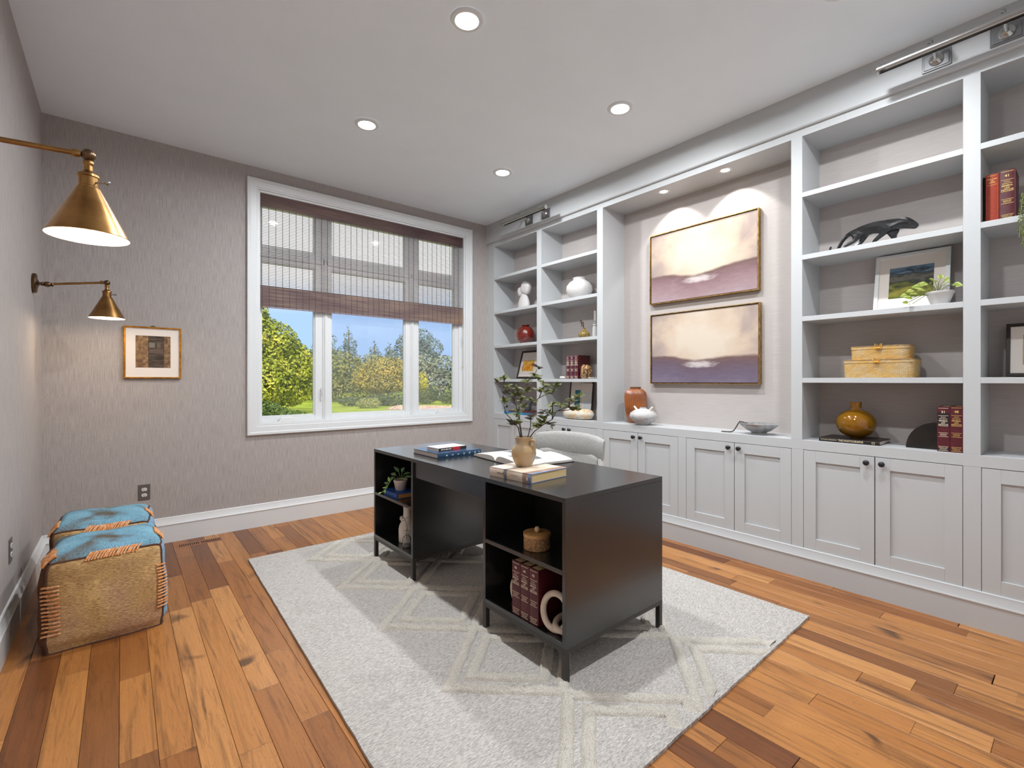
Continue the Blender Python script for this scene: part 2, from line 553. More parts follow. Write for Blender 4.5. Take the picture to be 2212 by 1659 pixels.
# frame: mullions, transom bar
GY = 4.585
GX = ((0.945, 1.374), (1.542, 2.285), (2.460, 2.887))
mull = ((1.454, 1.500), (2.352, 2.394))
mb = MB()
for a, b in mull:
    mb.box(a, 4.552, WZ0 + 0.018, b, 4.64, WZ1 - 0.018)
    mb.box(a + 0.014, 4.543, WZ0 + 0.018, b - 0.014, 4.552, WZ1 - 0.018)
mb.box(2.953, 4.545, WZ0 + 0.018, 2.992, 4.64, WZ1 - 0.018)
mb.build('mullion', TRIMW, win, bevel=0.003)
mb = MB(); mb.box(WX0 + 0.016, 4.552, 2.315, WX1 - 0.016, 4.64, 2.365)
mb.build('transom_bar', TRIMW, win, bevel=0.003)
sash_x = ((0.917, 1.454), (1.500, 2.352), (2.394, 2.953))
for (a, b), (g0, g1) in zip(sash_x, GX):
    for (z0, z1, h0, h1) in ((WZ0 + 0.018, 2.315, 0.932, 2.262), (2.365, WZ1 - 0.018, 2.420, 2.748)):
        mb = MB()
        mb.box(a, 4.56, z0, g0 - 0.012, 4.61, z1); mb.box(g1 + 0.012, 4.56, z0, b, 4.61, z1)
        mb.box(g0 - 0.012, 4.56, z0, g1 + 0.012, 4.61, h0 - 0.012); mb.box(g0 - 0.012, 4.56, h1 + 0.012, g1 + 0.012, 4.61, z1)
        # glazing bead
        mb.box(g0 - 0.012, 4.570, h0 - 0.012, g0, 4.60, h1 + 0.012); mb.box(g1, 4.570, h0 - 0.012, g1 + 0.012, 4.60, h1 + 0.012)
        mb.box(g0, 4.570, h0 - 0.012, g1, 4.60, h0); mb.box(g0, 4.570, h1, g1, 4.60, h1 + 0.012)
        s = mb.build('sash', TRIMW, win, bevel=0.002)
        m2 = MB(); m2.box(g0, GY, h0, g1, GY + 0.004, h1)
        m2.build('pane', GLASS, s)
        if g0 > 1.5 and z0 < 1.5:
            m3 = MB(); m3.raw([(g0 + 0.002, GY + 0.02, h0), (g1 - (0.0 if g0 < 2 else 0.012), GY + 0.02, h0), (g1 - (0.0 if g0 < 2 else 0.012), GY + 0.02, h1), (g0 + 0.002, GY + 0.02, h1)], [(0, 1, 2, 3)])
            m3.build('haze_veil', SCREEN, s)
for cx in (1.135, 2.725):
    mb = MB()
    mb.box(cx - 0.066, 4.515, 0.883, cx + 0.066, 4.56, 0.897)
    mb.box(cx - 0.055, 4.522, 0.897, cx + 0.060, 4.55, 0.908)
    mb.tube([(cx - 0.045, 4.535, 0.91), (cx + 0.055, 4.530, 0.911)], 0.005, 8)
    mb.build('crank_handle', mat('crank_white', (0.72, 0.72, 0.71, 1), 0.4), win, bevel=0.003)
for x, z0 in ((1.438, 1.06), (2.975, 1.60)):
    mb = MB(); mb.box(x - 0.006, 4.543, z0, x + 0.006, 4.56, z0 + 0.10); mb.tube([(x, 4.545, z0 + 0.02), (x, 4.536, z0 + 0.07), (x, 4.538, z0 + 0.12)], 0.005, 6)
    mb.build('sash_lock', TRIMW, win)

# woven roman shade
shade = thing('roman_shade', 'dark woven wood roman shade half drawn over the window', 'window shade', (1.95, 4.52, 1.87))
SX0, SX1 = 0.921, 2.985
def slat_mat(nm, c1, c2, c3):
    q = N(nm).set(0.6, 0, 0.3)
    a = q.noise(q.coord((3, 3, 240)), 1.0, 2)
    b = q.noise(q.coord((1.6, 1, 5)), 1.0, 2)
    f = q.math('ADD', q.math('MULTIPLY', a, 0.55), q.math('MULTIPLY', b, 0.45))
    q.base(q.ramp(f, [(0.34, c1), (0.5, c2), (0.68, c3)]))
    return q.m
SLAT = slat_mat('woven_slats', S(62, 34, 44), S(92, 72, 70), S(132, 106, 92))
mb = MB(); rr = random.Random(3)
def slats(y, z0, z1, pitch, hgt, th=0.0022, x0=SX0, x1=SX1):
    z = z1
    while z > z0:
        j = rr.uniform(-0.0008, 0.0008)
        mb.box(x0, y + j, z - hgt, x1, y + th + j, z)
        z -= pitch
slats(4.528, 2.055, 2.845, 0.0135, 0.0038)
slats(4.520, 2.745, 2.852, 0.0085, 0.0078)
mb.build('slats', SLAT, shade, kind='stuff')
mb = MB()
slats(4.516, 1.872, 2.052, 0.0098, 0.0078)
slats(4.532, 1.890, 2.060, 0.0098, 0.0070)
mb.build('lit_hem_slats', slat_mat('lit_hem_slats', S(84, 58, 64), S(124, 106, 102), S(164, 134, 112)), shade, kind='stuff')  # paler copy of the slat colour, with light on the hem painted in
mb = MB()
x = SX0 + 0.012
while x < SX1:
    mb.box(x - 0.0018, 4.5255, 2.05, x + 0.0018, 4.5275, 2.85)
    mb.box(x - 0.0018, 4.5140, 1.872, x + 0.0018, 4.5155, 2.05)
    x += 0.0555
mb.build('weave_threads', mat('shade_thread', S(84, 68, 66), 0.8), shade, kind='stuff')
mb = MB(); mb.box(SX0, 4.524, 2.822, SX1, 4.55, 2.850); mb.build('headrail', mat('shade_rail', S(66, 34, 36), 0.5), shade)
mb = MB(); mb.tube([(SX0, 4.522, 2.052), (SX1, 4.522, 2.052)], 0.006, 8); mb.build('fold_rod', mat('shade_rod', S(60, 50, 50), 0.6), shade)
mb = MB(); mb.raw([(SX0 + 0.01, 4.538, 1.90), (SX1 - 0.01, 4.538, 1.90), (SX1 - 0.01, 4.538, 2.84), (SX0 + 0.01, 4.538, 2.84)], [(0, 1, 2, 3)])
mb.build('liner', LINER, shade)
mb = MB(); mb.tube([(SX1 - 0.006, 4.515, 1.95), (SX1 - 0.006, 4.513, 1.5), (SX1 - 0.006, 4.513, 1.42)], [0.001, 0.001, 0.001], 6)
mb.lathe([(0.002, 0.03), (0.005, 0.02), (0.006, 0.004), (0.002, 0.0)], (SX1 - 0.006, 4.513, 1.39), 8)
mb.build('pull_cord', mat('cord', S(190, 186, 180), 0.7), shade)

# ------------------------------------------------------------------ ceiling downlights
LAMPM = mat('lamp_glow', (1.0, 0.97, 0.92, 1), 0.5, emit=9.0)
names = {(1.34, 3.25): 'recessed ceiling downlight nearest the left wall, over the window side', (2.56, 3.25): 'recessed ceiling downlight nearest the small shelves and window',
         (2.56, 1.99): 'recessed ceiling downlight in front of the painting niche', (1.34, 1.99): 'recessed ceiling downlight above the left side of the desk',
         (1.34, 0.73): 'recessed ceiling downlight over the rug near the camera', (2.56, 0.73): 'recessed ceiling downlight in front of the near tall shelves'}
for (x, y), lab in names.items():
    t = thing('ceiling_downlight', lab, 'ceiling light', (x, y, H - 0.006), 0, 'ceiling downlights')
    mb = MB(); mb.lathe([(0.056, H - 0.004), (0.060, H - 0.010), (0.078, H - 0.008), (0.084, H - 0.001)], (x, y, 0), 32, caps=False)
    mb.build('trim_ring', TRIMW, t, smooth=40)
    mb = MB(); mb.lathe([(0.056, H - 0.004), (0.001, H - 0.003)], (x, y, 0), 32, caps=False)
    mb.build('lens', LAMPM, t)
    ld = bpy.data.lights.new('downlight', 'AREA'); ld.shape = 'DISK'; ld.size = 0.10; ld.energy = LAMP_W; ld.color = (0.925, 0.97, 1.0)
    ld.spread = radians(170)
    lo = bpy.data.objects.new('downlight_light', ld); COL.objects.link(lo); lo.parent = t; lo.location = (0, 0, -0.008)
    ld = bpy.data.lights.new('fascia_fill', 'SPOT'); ld.energy = FASCIA_FILL_W; ld.spot_size = radians(174); ld.spot_blend = 0.04; ld.shadow_soft_size = 0.03; ld.color = (0.925, 0.97, 1.0)  # extra wide spot added under each lens to brighten fascia and upper walls
    lo = bpy.data.objects.new('fascia_fill_light', ld); COL.objects.link(lo); lo.parent = t; lo.location = (0, 0, -0.016)
# niche spots
for y, lab in ((2.219, 'small recessed spot in niche top, far from camera'), (1.707, 'small recessed spot in niche top, near the tall shelves')):
    zc = 2.783
    t = thing('niche_spotlight', lab, 'spotlight', (3.42, y, zc), 0, 'niche spotlights')
    mb = MB(); mb.lathe([(0.030, zc - 0.002), (0.032, zc - 0.005), (0.048, zc - 0.004), (0.051, zc - 0.0005)], (3.42, y, 0), 28, caps=False)
    mb.build('trim_ring', TRIMW, t, smooth=40)
    mb = MB(); mb.lathe([(0.030, zc - 0.002), (0.001, zc - 0.002)], (3.42, y, 0), 28, caps=False)
    mb.build('lens', LAMPM, t)
    ld = bpy.data.lights.new('niche_spot', 'SPOT'); ld.energy = 10; ld.spot_size = radians(92); ld.spot_blend = 0.22; ld.shadow_soft_size = 0.015; ld.color = (1, 0.97, 0.94)
    lo = bpy.data.objects.new('niche_spot_light', ld); COL.objects.link(lo); lo.parent = t; lo.location = (0, 0, -0.008)
    lo.rotation_euler = (0, radians(-24), 0)

# ================================================================== BUILT-IN BOOKCASE
CT = 0.866
mb = MB(); mb.box(XF, YE, 0.805, XB, YW, CT)
tag(mb.build('countertop', WHITE, loc=(3.45, 2.0, 0.805), bevel=0.0015), 'long white countertop ledge running along the built-in cabinets', 'countertop')
bays = [  # y_far, y_near, divider far, divider near
    ('first', 4.380, 3.649, (YW, 4.380), (3.649, 3.581)),
    ('second', 3.581, 2.842, None, (2.842, 2.775)),
    ('third', 1.164, 0.420, (1.228, 1.164), (0.420, 0.356)),
    ('fourth', 0.356, -0.385, None, (-0.385, YE))]
blabels = ['narrow open shelf bay beside the window wall', 'open shelf bay between the window-side bay and the painting niche',
           'wide open shelf bay right of the painting niche, holding the panther', 'open shelf bay at the right edge, holding the orange book']
SH = [1.256, 1.644, 2.032, 2.427]
for (nm, yf, yn, df, dn), lab in zip(bays, blabels):
    t = thing('bookshelf', lab, 'bookshelf', (3.48, (yf + yn) / 2, CT), 0, 'built-in open shelf bays')
    for d in (df, dn):
        if d:
            mb = MB(); mb.box(XF, d[1], CT, XB, d[0], 2.783); mb.build('side_panel', WHITE, t)
    mb = MB(); mb.box(XB - 0.004, yn, CT, XB, yf, 2.783); mb.build('back_panel', BACKP, t)
    for z in SH:
        mb = MB(); mb.box(XF, yn, z - 0.030, XB - 0.004, yf, z); mb.build('shelf', WHITE, t, bevel=0.0012)
# base cabinets
cabs = [(4.380, 3.649, (YW, 4.380), 'two-door white base cabinet in the corner by the window'), (3.581, 2.842, (3.649, 3.581), 'two-door white base cabinet behind the desk chair'),
        (2.775, 2.031, (2.842, 2.775), 'two-door white base cabinet under the amber ribbed vase'), (1.964, 1.225, (2.031, 1.964), 'two-door white base cabinet under the silver bowl'),
        (1.158, 0.420, (1.225, 1.158), 'two-door white base cabinet under the round amber vase'), (0.354, -0.385, (0.420, 0.354), 'two-door white base cabinet cut by the right edge')]
KNOB = mat('black_knob', (0.01, 0.01, 0.011, 1), 0.4)
KM = None
def door(t, ya, yb, knob_y):
    """ya > yb"""
    z0, z1, wdt, g = 0.182, 0.802, 0.068, 0.0022
    ya -= g; yb += g
    mb = MB()
    mb.box(XF, yb, z0, XF + 0.02, yb + wdt, z1); mb.box(XF, ya - wdt, z0, XF + 0.02, ya, z1)
    mb.box(XF, yb + wdt, z0, XF + 0.02, ya - wdt, z0 + 0.075); mb.box(XF, yb + wdt, z1 - wdt, XF + 0.02, ya - wdt, z1)
    d = mb.build('door', WHITE, t, bevel=0.0009, seg=1)
    mb = MB(); mb.box(XF + 0.011, yb + wdt, z0 + 0.075, XF + 0.018, ya - wdt, z1 - wdt); mb.build('panel', WHITE, d)
    mb = MB(); mb.lathe([(0.010, 0.0), (0.0055, -0.004), (0.005, -0.014), (0.011, -0.018), (0.0155, -0.022), (0.0155, -0.027), (0.012, -0.031), (0.0, -0.032)], (XF, knob_y, 0.768), 20, axis='X')
    mb.build('knob', KNOB, d, smooth=50)
for ya, yb, st, lab in cabs:
    t = thing('base_cabinet', lab, 'cabinet', (3.48, (ya + yb) / 2, 0.0), 0, 'built-in base cabinets')
    mb = MB()
    mb.box(XF, st[1], 0.0, XF + 0.022, st[0], 0.805)
    mb.box(XF, yb, 0.0, XF + 0.022, ya, 0.180)
    if yb < 0: mb.box(XF, YE, 0, XF + 0.022, yb, 0.805)
    mb.build('face_frame', WHITE, t)
    mb = MB(); mb.box(XF + 0.022, yb - 0.02, 0.0, XB, st[0], 0.805); mb.build('carcass', mat('cabinet_inside', (0.08, 0.08, 0.08, 1), 0.8), t)
    ym = (ya + yb) / 2
    door(t, ya, ym, ym + 0.036); door(t, ym, yb, ym - 0.036)

# picture lights on the fascia
XS = XF - 0.025
for yc, lab in ((3.61, 'nickel picture light above the narrow window-side shelves'), (0.39, 'nickel picture light above the tall near shelves')):
    t = thing('picture_light', lab, 'picture light', (XS, yc, 2.87), 0, 'picture lights on the fascia')
    for s in (-0.128, 0.128):
        y = yc + s
        mb = MB(); mb.box(XS - 0.008, y - 0.058, 2.868, XS, y + 0.058, 2.958)
        mb.box(XS - 0.012, y - 0.050, 2.876, XS - 0.008, y + 0.050, 2.950)
        p = mb.build('backplate', mat('pewter', (0.20, 0.20, 0.205, 1), 0.38, 0.9), t, bevel=0.002)
        mb = MB(); mb.lathe([(0.030, 0), (0.030, -0.006), (0.022, -0.010), (0.012, -0.016), (0.010, -0.02)], (XS - 0.012, y, 2.913), 20, axis='X')
        mb.tube([(XS - 0.03, y, 2.913), (XS - 0.06, y, 2.93), (XS - 0.11, y, 2.955), (XS - 0.15, y, 2.950), (XS - 0.185, y, 2.915)], 0.008, 10)
        mb.build('arm', CHROME, t, smooth=50)
    xc, zc, r = XS - 0.198, 2.884, 0.024
    mb = MB()
    prof = []
    n = 16
    for i in range(n + 1):
        a = radians(-40) + radians(260) * i / n
        prof.append((a, r))
    vs = []; fs = []
    for yy in (yc - 0.335, yc + 0.335):
        for rad_ in (r, r - 0.002):
            for a, _ in prof: vs.append((xc + rad_ * cos(a), yy, zc + rad_ * sin(a)))
    k = n + 1
    for i in range(n):
        fs.append((i, i + 1, 2 * k + i + 1, 2 * k + i)); fs.append((k + i + 1, k + i, 3 * k + i, 3 * k + i + 1))
        fs.append((i + 1, i, k + i, k + i + 1)); fs.append((2 * k + i, 2 * k + i + 1, 3 * k + i + 1, 3 * k + i))
    mb.raw(vs, fs)
    mb.build('tube_shade', CHROME, t, smooth=50)
    mb = MB(); mb.tube([(xc, yc - 0.30, zc), (xc, yc + 0.30, zc)], 0.010, 10)
    mb.lathe([(0.021, 0.0), (0.021, 0.006)], (xc, yc - 0.334, zc), 16, axis='Y'); mb.lathe([(0.021, 0.0), (0.021, 0.006)], (xc, yc + 0.328, zc), 16, axis='Y')
    mb.build('bulb', mat('frosted_tube', (0.6, 0.6, 0.58, 1), 0.4), t, smooth=50)

# ================================================================== RUG
def rug():
    t = thing('area_rug', 'pale grey rug with raised shaggy diamond outlines under the desk', 'rug', (1.7, 2.3, 0))
    c = [(0.605, 0.89), (2.775, 0.937), (2.735, 3.69), (0.674, 3.682)]
    nx, ny = 30, 38
    T = 0.016
    vs = []; fs = []
    def P(u, v):
        x = (c[0][0] * (1 - u) + c[1][0] * u) * (1 - v) + (c[3][0] * (1 - u) + c[2][0] * u) * v
        y = (c[0][1] * (1 - u) + c[1][1] * u) * (1 - v) + (c[3][1] * (1 - u) + c[2][1] * u) * v
        return x, y
    for j in range(ny + 1):
        for i in range(nx + 1):
            x, y = P(i / nx, j / ny)
            e = (i in (0, nx)) or (j in (0, ny))
            w_ = noise.noise(Vector((x * 6, y * 6, 0))) * 0.0012
            if e:
                x += noise.noise(Vector((x * 14, y * 14, 5))) * 0.004; y += noise.noise(Vector((x * 14, y * 14, 9))) * 0.004
            vs.append((x, y, T + w_ - (0.003 if e else 0)))
    for j in range(ny):
        for i in range(nx):
            a = j * (nx + 1) + i
            fs.append((a, a + 1, a + nx + 2, a + nx + 1))
    # skirt
    border = [i for i in range(nx + 1)] + [j * (nx + 1) + nx for j in range(1, ny + 1)] + [ny * (nx + 1) + i for i in range(nx - 1, -1, -1)] + [j * (nx + 1) for j in range(ny - 1, 0, -1)]
    k = len(vs)
    for b in border: vs.append((vs[b][0], vs[b][1], 0.0005))
    nb = len(border)
    for q in range(nb):
        fs.append((border[q], k + q, k + (q + 1) % nb, border[(q + 1) % nb]))
    mb = MB(); mb.raw(vs, fs); mb.build('rug_base', RUG, t, smooth=60)
    lo = [c[0], c[1], c[2], c[3]]
    def inside(x, y):
        for i in range(4):
            (ax, ay), (bx, by) = lo[i], lo[(i + 1) % 4]
            if (bx - ax) * (y - ay) - (by - ay) * (x - ax) < 0.012: return False
        return True
    def edge_dist(x, y):
        d = 9.0
        for i in range(4):
            (ax, ay), (bx, by) = lo[i], lo[(i + 1) % 4]
            d = min(d, ((bx - ax) * (y - ay) - (by - ay) * (x - ax)) / sqrt((bx - ax) ** 2 + (by - ay) ** 2))
        return d
    def ring_ridge(mb, pts, wd=0.027, hgt=0.016):
        K = 11; rows = []
        P4 = [Vector(p) for p in pts]
        for e in range(4):
            a, b, pa, nb_ = P4[e], P4[(e + 1) % 4], P4[(e - 1) % 4], P4[(e + 2) % 4]
            L = (b - a).length; n = int(L / 0.010); t_ = (b - a) / L
            sd = Vector((t_.y, -t_.x))
            t0 = (a - pa).normalized(); t1 = (nb_ - b).normalized()
            m0 = (sd + Vector((t0.y, -t0.x))).normalized(); m0 = m0 / max(0.4, m0.dot(sd))
            m1 = (sd + Vector((t1.y, -t1.x))).normalized(); m1 = m1 / max(0.4, m1.dot(sd))
            for i in range(n):
                f = i / n
                p = a + (b - a) * f
                k = 0.03 / L
                s_ = m0.lerp(sd, min(1, f / k)) if f < k else (sd.lerp(m1, (f - 1 + k) / k) if f > 1 - k else sd)
                wob = noise.noise(Vector((p.x * 9, p.y * 9, 3))) * 0.006
                row = []
                fe = max(0.0, min(1.0, (min(edge_dist(p.x + s_.x * k_ * wd * 1.2, p.y + s_.y * k_ * wd * 1.2) for k_ in (-1, 0, 1)) - 0.006) / 0.03))
                for q in range(K):
                    u = -1 + 2 * q / (K - 1)
                    ww = wd * (1 + 0.25 * noise.noise(Vector((p.x * 80, p.y * 80, q * 0.9))))
                    x = p.x + s_.x * (u * ww + wob); y = p.y + s_.y * (u * ww + wob)
                    h = hgt * fe * (1 - u ** 4) * (1 + 0.55 * noise.noise(Vector((x * 120, y * 120, 1))) + 0.3 * noise.noise(Vector((x * 260, y * 260, 7))))
                    row.append((x, y, T - 0.0025 + h))
                rows.append(row)
        n = len(rows)
        ok = [all(edge_dist(q[0], q[1]) > 0.003 for q in r_) for r_ in rows]
        vs = []; idx = []
        for r_ in rows:
            idx.append(len(vs)); vs += r_
        fs = []
        for i in range(n):
            j = (i + 1) % n
            if ok[i] and ok[j]:
                fs += [(idx[i] + q, idx[j] + q, idx[j] + q + 1, idx[i] + q + 1) for q in range(K - 1)]
        used = sorted({v for f in fs for v in f}); mp = {v: i for i, v in enumerate(used)}
        if fs: mb.raw([vs[v] for v in used], [tuple(mp[v] for v in f) for f in fs])
    for cx, ys in ((1.34, (0.985, 1.625, 2.235, 2.82, 3.38)), (2.015, (0.945, 1.60, 2.21, 2.80, 3.37))):
        for cy in ys:
            for hw, hh in ((0.335, 0.305), (0.222, 0.20)):
                mb = MB()
                ring_ridge(mb, [(cx - hw, cy), (cx, cy - hh), (cx + hw, cy), (cx, cy + hh)])
                if mb.v: mb.build('raised_diamond', RIDGE, t, smooth=180)
rug()
RZ = 0.017

# ================================================================== DESK
DROT = 0.0109
def desk():
    t = thing('writing_desk', 'black wooden pedestal desk with open cubbies on thin steel legs', 'desk', (1.383, 1.345, RZ), DROT)
    L, D, HT = 1.836, 0.690, 0.748         # local heights above the rug
    PB, TH = 0.137, 0.020
    PL = 0.560
    def bd(name, x0, y0, z0, x1, y1, z1, mt=DESK, par=t, bv=0.0012):
        mb = MB(); mb.box(x0, y0, z0, x1, y1, z1)
        return mb.build(name, mt, par, bevel=bv, local=True)
    bd('desktop', 0, 0, HT - TH, D, L, HT)
    for y0 in (0.0, L - PL):
        y1 = y0 + PL
        bd('side_panel', 0, y0, PB, D, y0 + TH, HT - TH); bd('side_panel', 0, y1 - TH, PB, D, y1, HT - TH)
        bd('bottom_board', 0, y0 + TH, PB, D, y1 - TH, PB + TH)
        bd('shelf', 0, y0 + TH, 0.432, 0.33, y1 - TH, 0.432 + 0.018)
        bd('back_board', 0.33, y0 + TH, PB + TH, 0.342, y1 - TH, HT - TH)
        bd('drawer_front', D - 0.018, y0 + TH + 0.002, PB + TH + 0.002, D, y1 - TH - 0.002, 0.43)
        bd('drawer_front', D - 0.018, y0 + TH + 0.002, 0.434, D, y1 - TH - 0.002, HT - TH - 0.002)
        mb = MB(); w_ = 0.020
        mb.box(0, y0, PB - w_, D, y0 + w_, PB); mb.box(0, y1 - w_, PB - w_, D, y1, PB)
        mb.box(0, y0 + w_, PB - w_, w_, y1 - w_, PB); mb.box(D - w_, y0 + w_, PB - w_, D, y1 - w_, PB)
        mb.build('steel_base', STEEL, t, bevel=0.001, local=True)
        for lx in (0, D - 0.024):
            for ly in (y0, y1 - 0.024):
                bd('leg', lx, ly, 0.0, lx + 0.024, ly + 0.024, PB - w_, STEEL)
    bd('apron_panel', 0.012, PL, HT - TH - 0.095, 0.030, L - PL, HT - TH)
    bd('drawer_front', D - 0.030, PL + 0.002, HT - TH - 0.095, D - 0.012, L - PL - 0.002, HT - TH - 0.002)
    bd('drawer_body', 0.06, PL + 0.03, HT - TH - 0.085, D - 0.030, L - PL - 0.03, HT - TH - 0.012)
desk()
DT = 0.765            # desk top height
DS = RZ + 0.45        # cubby shelf top
DB = RZ + 0.157       # cubby floor

# ================================================================== CHAIR
def chair():
    cx, cy = 2.42, 2.49
    t = thing('desk_chair', 'light grey upholstered armless chair behind the desk', 'chair', (cx, cy, RZ * 0 + 0.0165))
    ZR = 0.0165
    def curved(z0, z1, hw, thick, name, top_round=True, par=t):
        n = 20; vs = []; fs = []
        prof = [(0, 0.0), (0.12, -0.4), (0.5, -0.5), (0.88, -0.4), (1, 0.0)]
        rows = []
        zs = [z0, z0 + 0.012, (z0 + z1) / 2, z1 - 0.03, z1 - 0.008, z1]
        tf = [0.7, 1, 1, 1, 0.75, 0.3]
        for side in (0, 1):
            for z, f in zip(zs, tf):
                row = []
                for i in range(n + 1):
                    u = -1 + 2 * i / n
                    ins = 1 - abs(u) ** 18
                    y = cy + u * hw
                    drop = 0.026 * abs(u) ** 3 * ((z - z0) / (z1 - z0)) ** 2
                    x = 2.635 - 0.085 * u * u + (z - 0.47) * 0.10
                    x += (-0.5 if side == 0 else 0.5) * thick * f * (0.4 + 0.6 * ins)
                    row.append(len(vs)); vs.append((x, y, z - drop))
                rows.append(row)
        m = len(zs)
        for s in (0, 1):
            for j in range(m - 1):
                for i in range(n):
                    a, b, c_, d = rows[s * m + j][i], rows[s * m + j][i + 1], rows[s * m + j + 1][i + 1], rows[s * m + j + 1][i]
                    fs.append((a, b, c_, d) if s else (d, c_, b, a))
        for j in (0, m - 1):
            for i in range(n):
                fs.append((rows[j][i], rows[j][i + 1], rows[m + j][i + 1], rows[m + j][i]))
        for i in (0, n):
            for j in range(m - 1):
                fs.append((rows[j][i], rows[j + 1][i], rows[m + j + 1][i], rows[m + j][i]))
        mb = MB(); mb.raw(vs, fs)
        return mb.build(name, LINEN, par, smooth=60)
    curved(0.690, 0.848, 0.345, 0.060, 'backrest')
    curved(0.490, 0.730, 0.300, 0.052, 'lower_back')
    mb = MB()
    n = 24; poly = []
    for i in range(n):
        a = 2 * pi * i / n
        ex = 0.5
        poly.append((cx - 0.02 + 0.25 * math.copysign(abs(cos(a)) ** ex, cos(a)), cy + 0.29 * math.copysign(abs(sin(a)) ** ex, sin(a))))
    mb.prism(poly, 0.40, 0.50, 'Z'); mb.build('seat', LINEN, t, bevel=0.02, seg=3, smooth=40)
    WL = mat('white_lacquer', (0.75, 0.74, 0.72, 1), 0.4)
    for sx in (-1, 1):
        for sy in (-1, 1):
            mb = MB()
            if sx < 0: mb.tube([(cx - 0.22, cy + sy * 0.25, ZR), (cx - 0.21, cy + sy * 0.245, 0.41)], [0.014, 0.020], 12)
            else: mb.tube([(2.62, cy + sy * 0.325, ZR), (2.575, cy + sy * 0.322, 0.41), (2.575, cy + sy * 0.322, 0.695)], [0.015, 0.020, 0.020], 12)
            mb.build('leg', WL, t, smooth=50)
    mb = MB(); mb.box(2.56, cy - 0.322, 0.42, 2.59, cy + 0.322, 0.455); mb.build('back_rail', WL, t, bevel=0.004)
chair()

